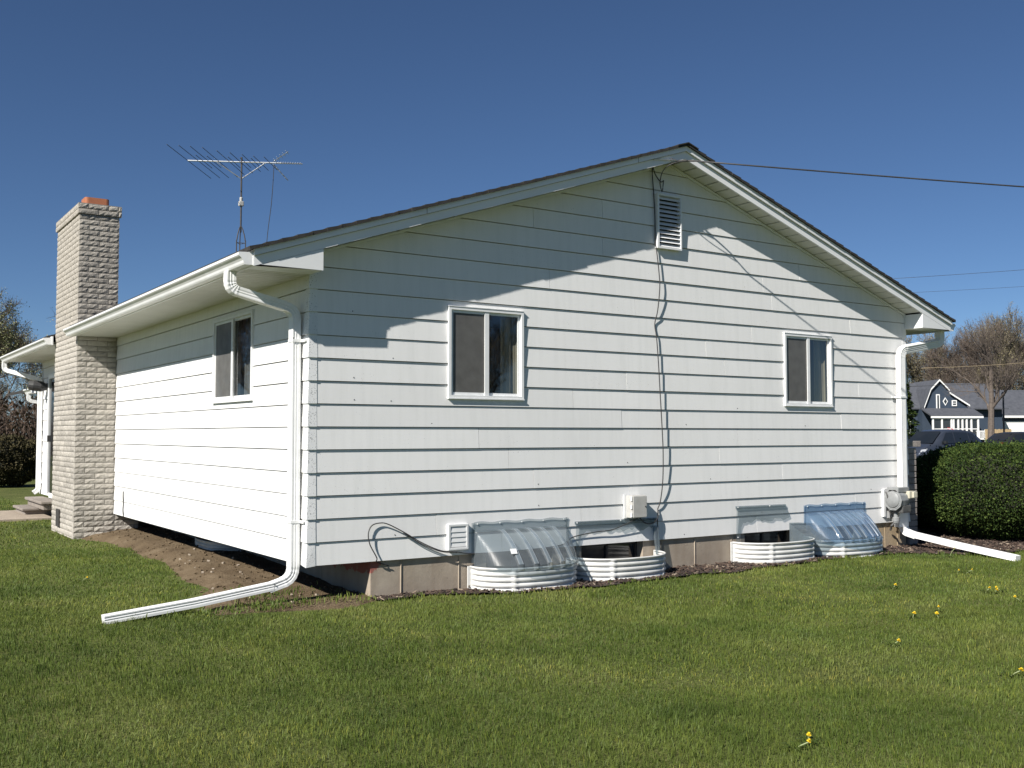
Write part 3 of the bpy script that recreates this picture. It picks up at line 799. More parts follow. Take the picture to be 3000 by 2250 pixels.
ds = downspout([(-.665, .175, 2.895), (-.665, .175, 2.74), (-.075, .165, 2.60), (-.07, .160, .22), (-.30, .160, .155)], .100, .076, (0, 1, 0), .105)
path = [(-.26, .160, .17), (-.95, .150, .085), (-1.66, .135, .022)]
MB().sweep(ribprof(.104, .066), path, side=(0, 1, 0)).build('downspout_extension', 'gutter', house, fix=True)
for z in (2.32, .72):
    s1 = MB(); s1.box(-.116, -.028, .106, .216, z-.012, z+.012); s1.box(-.034, -.026, .03, .11, z-.012, z+.012)
    s1.build('strap', 'gutter', ds)
ds2 = downspout([(W+.60, -.13, 2.892), (W+.60, -.13, 2.74), (8.285, -.085, 2.60), (8.275, -.085, .22), (8.26, -.30, .175)], .10, .076, (1, 0, 0), .105)
MB().sweep(ribprof(.104, .068), [(8.262, -.24, .19), (8.255, -.9, .105), (8.24, -1.66, .022)], side=(1, 0, 0)).build('downspout_extension', 'gutter', house, fix=True)
for z in (1.98,):
    s1 = MB(); s1.box(8.215, 8.338, -.130, -.03, z-.011, z+.011); s1.box(8.16, 8.217, -.036, -.027, z-.011, z+.011); s1.build('strap', 'gutter', ds2)
ds3 = downspout([(-.665, 13.55, 2.895), (-.665, 13.55, 2.74), (-.07, 13.2, 2.55), (-.065, 13.2, .42), (-.15, 13.2, .36)], .10, .076, (0, 1, 0), .1)
for (x, y, z) in ((-.255, .106, .185), (-.255, .214, .185), (-.11, .11, 2.34)):
    MB().lathe((x, y, z), (0, -1, 0), [(.006, 0), (.006, .004), (.003, .006)], 8).build('screw', 'steel', ds)
# ---- dryer vent
mb = MB(); a0, a1, z0, z1 = 1.39, 1.615, .39, .638
mb.bevbox(a0, a1, -.052, .0, z1-.026, z1, .006); mb.bevbox(a0, a1, -.052, 0, z0, z0+.026, .006); mb.bevbox(a0, a0+.028, -.052, 0, z0+.02, z1-.02, .006); mb.bevbox(a1-.028, a1, -.052, 0, z0+.02, z1-.02, .006)
dv = mb.build('dryer_vent', 'plastic_white', house)
for i in range(4):
    zc = z0+.03+(z1-z0-.06)*(i)/4
    MB().prism([(a0+.03, -.050, zc), (a0+.03, -.044, zc), (a0+.03, -.036, zc+.0495), (a0+.03, -.042, zc+.0495)], (a1-a0-.06, 0, 0)).build('flap', 'plastic_white', dv)
# ---- far door, lantern, lower rear addition
mb = MB(); mb.box(-.045, .02, 12.41, 12.52, .40, 2.62); mb.box(-.045, .02, 11.2, 11.3, .40, 2.62); mb.box(-.045, .02, 11.3, 12.41, 2.53, 2.62)
df = mb.build('door_frame', 'frame', house)
MB().box(-.02, .015, 11.3, 12.41, .42, 2.53).build('door', 'carglass', df)
MB().box(-.06, -.02, 12.36, 12.395, 1.35, 1.47).build('handle', 'steel', df)
lt = MB(); lt.lathe((-.12, 12.72, 2.40), (-1, .25, .12), [(.02, -.12), (.05, -.1), (.10, 0), (.105, .14), (.09, .22), (.03, .25)], 14)
lt.box(-.14, -.02, 12.66, 12.74, 2.36, 2.46); lt.build('wall_lantern', 'cable', house)
mb = MB(); mb.box(.9, W-.5, LEN+.02, LEN+4.5, 0, 2.3).build('rear_addition', 'siding', house)
mb = MB(); mb.prism([(.0, LEN+.1, 2.38), (4.2, LEN+.1, 3.6), (4.2, LEN+.1, 3.66), (.0, LEN+.1, 2.44)], (0, 4.6, 0)).build('rear_roof', 'shingle', house)
pr = [(-.0-a-.12, LEN+.06, z-.60) for a, z in gutter_prof(-1)]
MB().prism(pr, (0, .75, 0)).build('rear_gutter', 'gutter', house, fix=True)
downspout([(-.17, LEN+.55, 2.29), (-.17, LEN+.55, 2.16), (.35, LEN+.50, 2.08), (.7, LEN+.5, 2.0)], .085, .065, (0, 1, 0), .08)
# fine damage: a dangling wire on the lowest side boards
# ------------------------------------------------------------------ window wells and their plastic covers
def well(a0, a1, proj, zt, label, zb=-.08, P=PG, rot=1):
    o = thing('window_well', label, 'window well', P((a0+a1)/2, 0, 0), 'corrugated window wells along the gable')
    ca, hw = (a0+a1)/2, (a1-a0)/2; mb = MB(); ns, nz = 72, 44; ex = 2.5; base = Vector(o.location)
    def plan(s):
        th = math.pi*s; c, sn = math.cos(th), math.sin(th)
        return -math.copysign(abs(c)**(2/ex), c)*hw, abs(sn)**(2/ex)*proj
    def nrm(s):
        a, b = plan(max(0, s-.01)); c, d = plan(min(1, s+.01)); t = Vector((c-a, d-b)).normalized(); return -t.y, t.x
    rows = 4.5; H = zt-zb
    def seam(s): return max(math.exp(-((s-q)/.014)**2) for q in (.34, .70))
    for k in range(nz+1):
        z = zb+H*k/nz
        for i in range(ns+1):
            s = i/ns; x, d = plan(s); n0, n1 = nrm(s)
            ph = (z-zt)/.052
            fr_ = ph-math.floor(ph)-.5; amp = (.009-.026*math.exp(-(fr_/.17)**2))*(1-.97*seam(s))*min(1, s*18, (1-s)*18) + .020*seam(s)
            mb.v.append(Vector(P(ca+x+n0*amp, max(.0, d+n1*amp), z))-base)
    for k in range(nz):
        for i in range(ns): q = k*(ns+1)+i; mb.f.append((q, q+1, q+ns+2, q+ns+1))
    mb.build('liner', 'wellpaint', o, smooth=True)
    rim = [Vector(P(ca+plan(i/ns)[0], plan(i/ns)[1]+.004, zt))-base for i in range(ns+1)]
    MB().tube(rim, .011, 6).build('rim', 'wellpaint', o, smooth=True)
    for sgn in (-1, 1):
        c = ca+sgn*(hw+.012); b = MB()
        q0 = Vector(P(c-.022, .002, zb))-base; q1 = Vector(P(c+.022, .016, zt+.006))-base
        b.bevbox(min(q0.x, q1.x), max(q0.x, q1.x), min(q0.y, q1.y), max(q0.y, q1.y), zb, zt+.006, .004)
        b.build('wall_flange', 'wellpaint', o)
    return o
well(1.66, 2.815, .43, .218, 'white corrugated window well under the domed cover nearest the house corner')
well(2.875, 4.005, .42, .225, 'open white corrugated window well below the small utility box')
well(5.205, 6.395, .40, .245, 'open white corrugated window well just left of the blue plastic dome')
well(6.42, 7.66, .42, .205, 'white corrugated window well under the bluish plastic dome')
sw = well(3.5, 4.6, .30, .20, 'white window well half hidden under the overhanging side wall', P=lambda a, o, z: (FX-o, a, z))
sw['group'] = 'window wells along the side wall'

def dome(a0, a1, proj, zt, zb, ribs, mat, label, top=.07, fan=.0, wave=.006):
    o = thing('window_well_cover', label, 'window well cover', (((a0+a1)/2), 0, 0)); bx_ = (a0+a1)/2
    hw = (a1-a0)/2; ns, nt = 72, 16; mb = MB(); ex = 2.6
    def pt(s, t):
        """s -1..1 across, t 0 top at wall .. 1 front lip"""
        g_ = (max(0, 1-abs(s)**ex))**(1/ex)
        y = .02+proj*g_*(t**.85); drop = (zt-zb)*(.25*t+.75*t**1.7)*g_ + (zt-zb)*(t)*(1-g_)
        x = s*hw*(1+.02*t) + fan*t*s*.3
        rb = 0
        for r_ in ribs:
            d = abs(s-r_)*hw
            rb = max(rb, .020*max(0., 1-(d/.030)**4) if d < .030 else 0)
        rb *= min(1, t*9)*min(1, g_*2.5)
        return (x, -(y+rb*.45), zt-drop+rb*.9)
    ss = sorted(set([-1+2*i/ns for i in range(ns+1)] + [r_+d/hw for r_ in ribs for d in (-.0305, -.024, .024, .0305)]))
    for s in ss:
        for j in range(nt+1): mb.v.append(pt(s, j/nt))
        q = pt(s, 1); mb.v.append((q[0], q[1]-.004, q[2]-.045)); mb.v.append((q[0]*1.01, q[1]-.022, q[2]-.050))
    n = nt+3
    for i in range(len(ss)-1):
        for j in range(n-1): a = i*n+j; mb.f.append((a, a+n, a+n+1, a+1))
    mb.build('dome', mat, o, smooth=False)
    for r_ in ribs:       # whitened crests of the moulded ribs
        c = MB()
        for j in range(1, nt+1):
            for e in (-.022, .022):
                p = pt(r_+e*.98/hw, j/nt); c.v.append((p[0], p[1]-.0012, p[2]+.002))
        c.f = [(2*j, 2*j+1, 2*j+3, 2*j+2) for j in range(nt-1)]
        c.build('rib', 'rib', o)
    fl_ = MB(); m_ = 28
    for i in range(m_+1):
        x = -hw-.012+(2*hw+.024)*i/m_; wz = wave*math.sin(i*.9)
        fl_.v += [(x, -.019, zt-.02), (x, -.020, zt+top+wz), (x, -.034, zt+top+.008+wz)]
    for i in range(m_): fl_.f += [(3*i, 3*i+3, 3*i+4, 3*i+1), (3*i+1, 3*i+4, 3*i+5, 3*i+2)]
    for sg in (-1, 1):
        fl_.poly([(sg*hw, -.020, zt+top), (sg*(hw+.035), -.020, zt+top), (sg*(hw+.035), -.020, zb), (sg*hw, -.020, zb)])
    fl_.build('flange', mat, o)
    for i in range(5):
        MB().lathe((-hw+.03+(2*hw-.06)*i/4, -.022, zt+top-.012), (0, -1, 0), [(.008, 0), (.008, .004), (.004, .006)], 8).build('screw', 'gutter', o)
    return o
d1 = dome(1.70, 2.80, .45, .565, .250, (-.52, -.24, .04, .32, .60), 'bubble', 'hazy clear plastic dome over the window well nearest the house corner')
MB().poly([(-.36, -.372, .36), (-.295, -.382, .36), (-.295, -.356, .405), (-.36, -.346, .405)]).build('sticker', 'plastic_white', d1)
dome(6.45, 7.56, .44, .535, .235, (-.66, -.42, -.16, .08, .32, .54, .76), 'bubble_blue', 'bluish clear plastic dome over the window well nearest the gas meter', .085)
def shard(o, pts, mat, y=-.024, th=.003):
    return MB().poly([(x, y-.004*math.sin(x*9), z) for x, z in pts]).build('shard', mat, o)
def torn(x0, x1, z, amp, seed, n=22):
    r = random.Random(seed); return [(x0+(x1-x0)*i/n, z+r.uniform(-amp, amp)) for i in range(n+1)]
b2 = thing('broken_well_cover', 'torn remains of a clear plastic cover under the utility box', 'window well cover', (3.46, 0, 0))
t_ = torn(-.44, .46, .475, .02, 1)
shard(b2, [(-.54, .58)]+[(-.54, .24), (-.50, .24), (-.47, .44)]+t_+[(.50, .47), (.56, .565)], 'bubble')
b2f = MB(); b2f.prism([(-.55, -.018, .565), (.56, -.018, .555), (.56, -.018, .583), (-.55, -.018, .592)], (0, -.016, 0)).build('flange', 'bubble', b2)
MB().prism([(.50, -.03, .50), (.56, -.03, .50), (.56, -.06, .20), (.52, -.06, .19)], (0, -.03, 0)).build('side_strip', 'bubble', b2)
for x in (-.53, .05): MB().lathe((x, -.034, .578), (0, -1, 0), [(.008, 0), (.008, .004)], 8).build('screw', 'gutter', b2)
b3 = thing('broken_well_cover', 'torn strip of clear plastic screwed above the open well left of the blue dome', 'window well cover', (5.80, 0, 0))
t_ = torn(-.44, .34, .475, .022, 4)
shard(b3, [(-.545, .635), (-.56, .22), (-.50, .22), (-.47, .42)]+t_+[(.37, .50), (.31, .60), (.29, .635)], 'bubble')
MB().prism([(-.555, -.018, .632), (.285, -.018, .625), (.285, -.018, .652), (-.555, -.018, .658)], (0, -.016, 0)).build('flange', 'bubble', b3)
for x, z in ((-.53, .645), (.0, .642), (-.535, .30)): MB().lathe((x, -.034, z), (0, -1, 0), [(.008, 0), (.008, .004)], 8).build('screw', 'gutter', b3)
b4 = thing('broken_well_cover', 'clear plastic corner piece standing between the last two window wells', 'window well cover', (6.3, 0, 0))
p4 = MB(); p4.prism([(-.14, -.03, .40), (.36, -.10, .37), (.50, -.30, .24), (.42, -.36, .20), (-.02, -.34, .20), (-.14, -.10, .20)], (0, 0, .004))
p4.prism([(-.15, -.022, .18), (-.15, -.022, .425), (.02, -.022, .42), (.30, -.022, .40), (.30, -.022, .18)], (0, -.004, 0))
p4.prism([(-.15, -.03, .18), (-.15, -.03, .41), (-.12, -.30, .26), (-.10, -.34, .18)], (.004, 0, 0)); p4.build('panel', 'bubble', b4)

# ------------------------------------------------------------------ utility box, gas meter, cables
ub = thing('utility_box', 'small weathered grey utility box on the gable above the open well', 'utility box', (3.70, 0, .72))
MB().bevbox(-.105, .095, -.125, -.018, -.118, .118, .006).build('case', 'boxgrey', ub)
MB().bevbox(-.100, .090, -.138, -.127, -.113, .113, .005).build('cover', 'boxgrey', ub)
MB().box(-.135, -.100, -.03, -.016, -.125, .125).build('back_plate', 'plastic_white', ub)
for z in (-.085, 0, .085): MB().lathe((-.112, -.122, z-.02), (0, 0, 1), [(.010, 0), (.010, .04)], 8).build('hinge', 'plastic_white', ub)
MB().lathe((.07, -.139, 0), (0, -1, 0), [(.008, 0), (.008, .004)], 8).build('latch', 'cable', ub)

gm = thing('gas_meter', 'grey round-faced gas meter on the wall beside the far downspout', 'gas meter', (8.03, -.16, .64))
MB().lathe((-.075, 0, 0), (1, 0, 0), [(.118, 0), (.128, .012), (.128, .10), (.122, .16), (.10, .23)], 12).build('body', 'meter', gm)
MB().lathe((-.093, 0, .005), (1, 0, 0), [(.0, 0), (.096, .004), (.105, .014), (.105, .02)], 28, cap=False).build('face_plate', 'meter', gm, smooth=True)
fl_ = MB(); fl_.lathe((-.07, 0, 0), (1, 0, 0), [(.136, 0), (.136, .012)], 10); fl_.build('rim', 'meter', gm)
MB().bevbox(-.07, .16, -.085, .085, .10, .165, .008).build('top_housing', 'meter', gm)
MB().bevbox(.10, .235, -.13, -.02, .02, .115, .01).build('index_case', 'index', gm)
MB().bevbox(.155, .235, -.155, -.128, .03, .105, .006).build('index_window', 'index', gm)
MB().bevbox(-.02, .17, -.11, .10, -.165, -.06, .02).build('lower_housing', 'meterdark', gm)
MB().lathe((.02, .02, -.30), (0, 0, 1), [(.035, 0), (.045, .03), (.045, .07), (.028, .08), (.028, .16)], 12).build('regulator', 'meter', gm)
MB().tube(smooth_path([(.02, .02, -.28), (-.03, .05, -.33), (.03, .10, -.36), (.05, .13, -.40)], 6), .014, 8).build('pipe', 'meterdark', gm)
bp = MB(); bp.box(-.10, -.06, .11, .15, -.22, .13); bp.box(-.06, .03, .13, .15, .07, .14); bp.box(-.04, .04, .12, .15, -.24, -.15); bp.build('mounting_plate', 'plastic_white', gm)
for dx, dz in ((-.075, .02), (-.05, -.06), (-.03, -.19)): MB().tube(smooth_path([(dx, .10, dz+.08), (dx-.02, .06, dz+.03), (dx+.02, .08, dz-.05)], 5), .009, 6).build('fitting', 'meterdark', gm)
MB().box(.10, .30, .03, .10, -.36, -.07).build('lower_cover', 'siding', gm)

cb = thing('cable', 'black cable running down the gable from the louvred vent to the utility box', 'cable', (4.04, 0, 4.2))
def cab(o, pts, r=.0055, n=6, name='strand', mat='cable'):
    B = Vector(o.location); return MB().tube([Vector(p)-B for p in smooth_path(pts, n)], r, 6).build(name, mat, o, smooth=True)
cab(cb, [(4.16, -.03, 4.31), (4.10, -.045, 4.29), (4.03, -.04, 4.36), (3.985, -.05, 4.43), (3.985, -.04, 4.36), (4.01, -.03, 4.17), (4.022, -.035, 3.9), (4.03, -.03, 3.6), (4.041, -.035, 3.536), (4.063, -.05, 3.28), (4.066, -.058, 3.1), (4.045, -.045, 2.85), (4.022, -.022, 2.70), (4.035, -.035, 2.55), (4.052, -.045, 2.26), (4.066, -.055, 1.9), (4.082, -.062, 1.556), (4.089, -.068, 1.286), (4.086, -.062, .98), (4.07, -.04, .765), (4.045, -.025, .68)], .0062)
cab(cb, [(4.045, -.025, .68), (4.01, -.06, .585), (3.93, -.08, .535), (3.82, -.08, .535), (3.74, -.08, .595)], .0075)
cab(cb, [(4.02, -.05, .62), (4.03, -.035, .52), (4.045, -.03, .46), (4.03, -.03, .34), (4.03, -.03, .05)], .0055)
cab(cb, [(4.05, .0, .33), (4.10, -.005, .2), (4.14, -.01, .03)], .004)
c2 = thing('cable', 'thin dark cable sagging along the wall from the utility box past the dryer vent', 'cable', (2.2, 0, .5))
cab(c2, [(3.72, -.08, .60), (3.62, -.07, .56), (3.39, -.05, .488), (3.16, -.04, .472), (2.88, -.03, .435), (2.72, -.02, .36), (2.2, -.015, .338), (1.671, -.03, .345), (1.481, -.06, .375), (1.313, -.04, .397), (1.114, -.035, .481), (.92, -.035, .591), (.761, -.035, .67), (.683, -.03, .684), (.60, -.035, .665), (.563, -.04, .596), (.576, -.045, .498), (.645, -.045, .375), (.66, -.02, .335), (.78, -.01, .29)], .0055)
cab(c2, [(1.48, -.06, .37), (1.31, -.045, .389), (1.11, -.04, .470), (.92, -.035, .583)], .0045)
c3 = thing('cable', 'short dark wire hanging on the lowest side boards beside the chimney', 'cable', (-.02, 6.55, .5))
cab(c3, [(-.028, 6.56, .69), (-.03, 6.55, .6), (-.022, 6.57, .52), (-.03, 6.55, .42), (-.02, 6.55, .33)], .008)

# power drop, eye hook and the loop at the gable peak
pd = thing('power_line', 'black overhead service wire leaving the gable peak to the right', 'power line', (4.2, -.47, 4.443))
P0 = Vector((4.205, -.47, 4.443)); dv_ = Vector((1.0618, -.5607, 0)); seg = []
for i in range(0, 41):
    s_ = i*.75; seg.append(P0+dv_*s_+Vector((0, 0, -.066*s_ + .0021*s_*s_)))
MB().tube([p-P0 for p in seg], .0085, 6).build('wire', 'cable', pd, smooth=True)
cab(pd, [(4.205, -.47, 4.443), (4.17, -.40, 4.455), (4.10, -.33, 4.46), (4.02, -.30, 4.475)], .010, name='anchor', mat='steel')
cab(pd, [(3.78, -.29, 4.435), (3.88, -.30, 4.45), (3.98, -.305, 4.46), (4.10, -.33, 4.465)], .006, name='insulator', mat='alum')
cab(pd, [(4.16, -.42, 4.452), (4.02, -.34, 4.42), (3.97, -.24, 4.36), (3.99, -.16, 4.25), (4.05, -.12, 4.16), (4.10, -.08, 4.20), (4.14, -.05, 4.31)], .0055, name='drip_loop')
for (u0, v0, z0_, u1, v1, z1_, r_, lb) in ((20, 55, 9.85, 42, 52, 11.3, .010, 'upper faint overhead line beyond the right eave'), (22, 60, 9.75, 44, 57, 10.9, .008, 'lower faint overhead line beyond the right eave'),
                                   (20, 50, 4.72, 32, 55, 5.8, .013, 'pale overhead line crossing the bare tree'), (20, 75, 4.75, 46, 82, 6.0, .015, 'dark overhead line crossing the navy house')):
    a = at(u0, v0, z0_); b = at(u1, v1, z1_); ln = MB()
    ln.tube([a+(b-a)*t/12-Vector((0, 0, 1))*(.5*(t/12)*(1-t/12)) for t in range(13)], r_, 5)
    tag(ln.build('overhead_line', 'cable' if 'pale' not in lb else 'vine', smooth=True), lb, 'power line', 'overhead lines along the far street')

# ------------------------------------------------------------------ antenna on its lattice mast
A0 = at(-6.67, 25, 0); AX = A0.x; AY = A0.y
an = thing('television_antenna', 'rooftop television antenna on a thin steel tower behind the house', 'antenna', A0)
tw = MB(); r_ = .125
legs = [(r_*math.cos(a), r_*math.sin(a)) for a in (math.radians(200), math.radians(320), math.radians(80))]
for lx, ly in legs:
    tw.tube(smooth_path([(lx, ly, 0), (lx, ly, 3), (lx, ly, 5.9), (lx*.92, ly*.92, 6.25), (lx*.45, ly*.45, 6.5), (0, 0, 6.62)], 6), .014, 6)
for k in range(22):
    z = .3+k*.28
    if z > 6.2: break
    for i in range(3):
        a, b = legs[i], legs[(i+1) % 3]; tw.tube([(a[0], a[1], z), (b[0], b[1], z)], .007, 5)
tw.build('tower', 'steel', an)
MB().tube([(0, 0, 6.45), (0, 0, 8.32)], .022, 8).build('mast', 'steel', an)
rt = MB(); rt.bevbox(-.06, .06, -.05, .05, 7.10, 7.22, .02); rt.lathe((0, 0, 7.22), (0, 0, 1), [(.035, 0), (.04, .08), (.03, .1)], 10); rt.build('rotor', 'boxgrey', an)
MB().box(-.14, -.02, -.1, .12, 5.80, 5.92).build('junction_box', 'clay', an)
bdir = Vector((RT.x, RT.y, 0)).normalized(); edir = Vector((math.cos(YAW), math.sin(YAW), 0)); edir = (edir+bdir*.03).normalized()
zb_ = 8.20
def bp_(s, e=0, z=0): return bdir*s + edir*e + Vector((0, 0, zb_ - .028*s + z))
MB().tube([bp_(-1.33), bp_(1.0)], .017, 8).build('boom', 'alum', an)
MB().tube([bp_(-.62, 0, -.01), Vector((0, 0, 7.78))], .012, 6).build('brace', 'alum', an)
MB().tube([bp_(.58, 0, -.01), Vector((0, 0, 7.78))], .012, 6).build('brace', 'alum', an)
for i, (s_, l_) in enumerate([(-1.33, 1.42), (-1.07, 1.36), (-.82, 1.32), (-.56, 1.24), (-.30, 1.0), (-.03, .86), (.22, .72), (.46, .60), (.70, .55), (-.95, .55), (-.70, .5), (-.2, .45), (.08, .42), (.34, .4)]):
    MB().tube([bp_(s_, -l_*1.0), bp_(s_, l_*1.25)], .0075, 5).build('element', 'steel', an)
for sg in (1, -1):
    v0 = bp_(.78, 0, .03*sg); v1 = bp_(1.08, .25, .36*sg)
    MB().tube([v0, v1], .012, 6).build('corner_reflector', 'alum', an)
    for k in range(5):
        q = v0.lerp(v1, (k+.6)/5); MB().tube([q-edir*.16, q+edir*.16], .006, 5).build('element', 'alum', an)
MB().tube([bp_(.9), bp_(1.50)], .012, 6).build('director_boom', 'alum', an)
for k in range(10): MB().tube([bp_(.93+k*.06, -.10), bp_(.93+k*.06, .10)], .007, 5).build('director', 'alum', an)
lw = [bp_(.80, 0, -.05), bp_(.78, 0, -.3)-Vector((0, 0, .2)), Vector(bdir*.74+Vector((0, 0, 7.1))), Vector(bdir*.66+Vector((0, 0, 6.4))), Vector(bdir*.55+Vector((0, 0, 5.0)))]
MB().tube(smooth_path(lw, 6), .009, 5).build('lead_wire', 'cable', an)

# ------------------------------------------------------------------ steps and walk by the far door
st = thing('concrete_steps', 'two brown concrete steps at the far side door', 'steps', (-.25, 12.5, 0))
B = Vector(st.location)
def stp(x0, x1, y0, y1, z0, z1, nm): MB().bevbox(x0-B.x, x1-B.x, y0-B.y, y1-B.y, z0, z1, .015).build(nm, 'step', st)
stp(-.47, -.002, 12.02, 13.08, -.1, .10, 'lower_riser'); stp(-.52, -.002, 11.97, 13.12, .10, .145, 'lower_tread')
stp(-.28, -.003, 11.3, 12.98, .146, .25, 'upper_riser'); stp(-.33, -.003, 11.25, 13.02, .25, .30, 'upper_tread')
wk = MB(); wk.box(-6.5, -.15, 11.0, 13.35, -.1, .03); tag(wk.build('walkway', 'walk'), kind='structure')
# ------------------------------------------------------------------ grass, chips, pebbles
nr = np.random.default_rng(11)
GX0, GX1, GY0, GY1, GS = -11., 15., -9., 24., .1
nxg = int((GX1-GX0)/GS)+1; nyg = int((GY1-GY0)/GS)+1
def top_h(x, y):
    if -1.2 < x < .8 and -.6 < y < 7.3 and soil_zone(x, y): return soil_z(x, y)
    if .6 < x < 11.8 and -1.5 < y < 1.5 and mulch_zone(x, y): return mulch_z(x, y)
    return hgt(x, y)
HG = np.array([[top_h(GX0+i*GS, GY0+j*GS) for i in range(nxg)] for j in range(nyg)])
def free(x, y):
    if -.0 < x < W+.1 and .0 < y < LEN: return False
    if CX-.03 < x < .1 and CY0-.03 < y < CY1+.03: return False
    if -6.55 < x < 0 and 10.95 < y < 13.4: return False
    if soil_zone(x, y) or mulch_zone(x, y): return False
    return True
MS = .05; nxm = int((GX1-GX0)/MS)+1; nym = int((GY1-GY0)/MS)+1
FREE = np.ones((nym, nxm), bool)
for j in range(nym):
    y = GY0+j*MS
    for i in range(nxm):
        x = GX0+i*MS
        if -6.6 < x < 12 and -1.6 < y < 13.5: FREE[j, i] = free(x+rng.gauss(0, .035), y+rng.gauss(0, .035))
def hfield(x, y):
    fx = np.clip((x-GX0)/GS, 0, nxg-1.001); fy = np.clip((y-GY0)/GS, 0, nyg-1.001)
    i = fx.astype(int); j = fy.astype(int); a = fx-i; b = fy-j
    return HG[j, i]*(1-a)*(1-b)+HG[j, i+1]*a*(1-b)+HG[j+1, i]*(1-a)*b+HG[j+1, i+1]*a*b
def isfree(x, y):
    i = np.clip(((x-GX0)/MS+.5).astype(int), 0, nxm-1); j = np.clip(((y-GY0)/MS+.5).astype(int), 0, nym-1); return FREE[j, i]
def vnoise(x, y, f, seed):
    """cheap smooth value noise"""
    r = np.random.default_rng(seed); t = r.random((64, 64)); X = x*f; Y = y*f
    i = np.floor(X).astype(int); j = np.floor(Y).astype(int); a = X-i; b = Y-j; a = a*a*(3-2*a); b = b*b*(3-2*b)
    g_ = lambda p, q: t[q % 64, p % 64]
    return g_(i, j)*(1-a)*(1-b)+g_(i+1, j)*a*(1-b)+g_(i, j+1)*(1-a)*b+g_(i+1, j+1)*a*b
def band(v0, v1, dens, wmul, marg):
    area = (v1**2-v0**2)/2*1.04 + (v1-v0)*2*marg; n = int(area*dens)
    v = np.sqrt(nr.uniform(v0*v0, v1*v1, n)); u = nr.uniform(-1, 1, n)*(v*.52+marg)
    x = CAM.x+math.cos(YAW)*v+RT.x*u; y = CAM.y+math.sin(YAW)*v+RT.y*u
    k = isfree(x, y) & (x > GX0) & (x < GX1) & (y > GY0) & (y < GY1) & ~((x > .0) & (y > .1) & (x < W))
    x, y, v = x[k], y[k], v[k]; return x, y, np.full(len(x), wmul)
parts_ = [band(2.6, 6.2, 8200, .68, .9), band(6.2, 9.0, 5000, .95, .9), band(9.0, 13.5, 2600, 1.4, 1.0), band(13.5, 28, 620, 2.6, 1.0)]
gxp = np.concatenate([p[0] for p in parts_]); gyp = np.concatenate([p[1] for p in parts_]); gw = np.concatenate([p[2] for p in parts_])
def blades(name, x, y, wm, hmin, hmax, tone_add=0, kind='stuff'):
    n = len(x); z = hfield(x, y)
    tuft = vnoise(x, y, 7, 3); tall = vnoise(x, y, 1.3, 4); thin = vnoise(x, y, 2.6, 8)
    h = (hmin+(hmax-hmin)*nr.random(n)**1.3)*(.55+.55*tuft+.35*tall)
    yaw = nr.uniform(0, 2*math.pi, n)
    lean_dir = 2*math.pi*vnoise(x, y, .9, 5)*1.6 + nr.normal(0, 1.7, n)
    lean = h*(.15+.75*nr.random(n))*(.5+.6*vnoise(x, y, 1.8, 6))
    lx = np.cos(lean_dir)*lean; ly = np.sin(lean_dir)*lean
    wd = nr.uniform(.0016, .0032, n)*wm; cx = np.cos(yaw)*wd; cy = np.sin(yaw)*wd
    flat = nr.random(n) < .045; h[flat] *= .45; lx[flat] *= 1.8; ly[flat] *= 1.8
    clump = (vnoise(x, y, 5.5, 21) > .83); h[clump] *= 1.35; wd[clump] *= 1.15
    V = np.empty((n, 5, 3), np.float32)
    V[:, 0] = np.stack([x-cx, y-cy, z-.006], 1); V[:, 1] = np.stack([x+cx, y+cy, z-.006], 1)
    V[:, 2] = np.stack([x+lx*.38+cx*.85, y+ly*.38+cy*.85, z+h*.58], 1); V[:, 3] = np.stack([x+lx*.38-cx*.85, y+ly*.38-cy*.85, z+h*.58], 1)
    V[:, 4] = np.stack([x+lx, y+ly, z+h], 1)
    me = bpy.data.meshes.new(name); me.vertices.add(n*5); me.vertices.foreach_set('co', V.reshape(-1))
    base = (np.arange(n)*5)[:, None]; lp = (base+np.array([[0, 1, 2, 3, 3, 2, 4]])).reshape(-1)
    me.loops.add(n*7); me.loops.foreach_set('vertex_index', lp.astype(np.int32))
    me.polygons.add(n*2); ls = (np.arange(n)*7)[:, None]+np.array([[0, 4]]); me.polygons.foreach_set('loop_start', ls.reshape(-1).astype(np.int32))
    me.update(calc_edges=True)
    tone = np.clip(nr.normal(.46, .17, n)+.16*(thin-.5)+tone_add, 0, .93); dead = nr.random(n) < (.02+.16*np.clip(vnoise(x, y, .8, 12)-.62, 0, 1)*3); tone[dead] = nr.uniform(.94, 1, dead.sum()); tone[flat] = nr.uniform(.8, 1, flat.sum()); tone[clump] = np.clip(tone[clump]-.1, 0, 1)
    att = me.attributes.new('tone', 'FLOAT', 'POINT'); att.data.foreach_set('value', np.repeat(tone, 5).astype(np.float32))
    me.materials.append(M['grass']); return tag(link(name, me), kind=kind)
blades('lawn_grass', gxp, gyp, gw*.88, .015, .037)
# weeds straggling over the soil strip
wx = nr.normal(-.25, .22, 500); wy = nr.normal(.55, .16, 500); wx = np.concatenate([wx, nr.normal(-.62, .3, 500), nr.uniform(-.5, .6, 300)]); wy = np.concatenate([wy, nr.normal(-.02, .08, 500), nr.normal(-.12, .06, 300)])
ob = blades('sparse_weeds', wx, wy, np.full(len(wx), 1.6), .012, .04); ob.location.z = .03

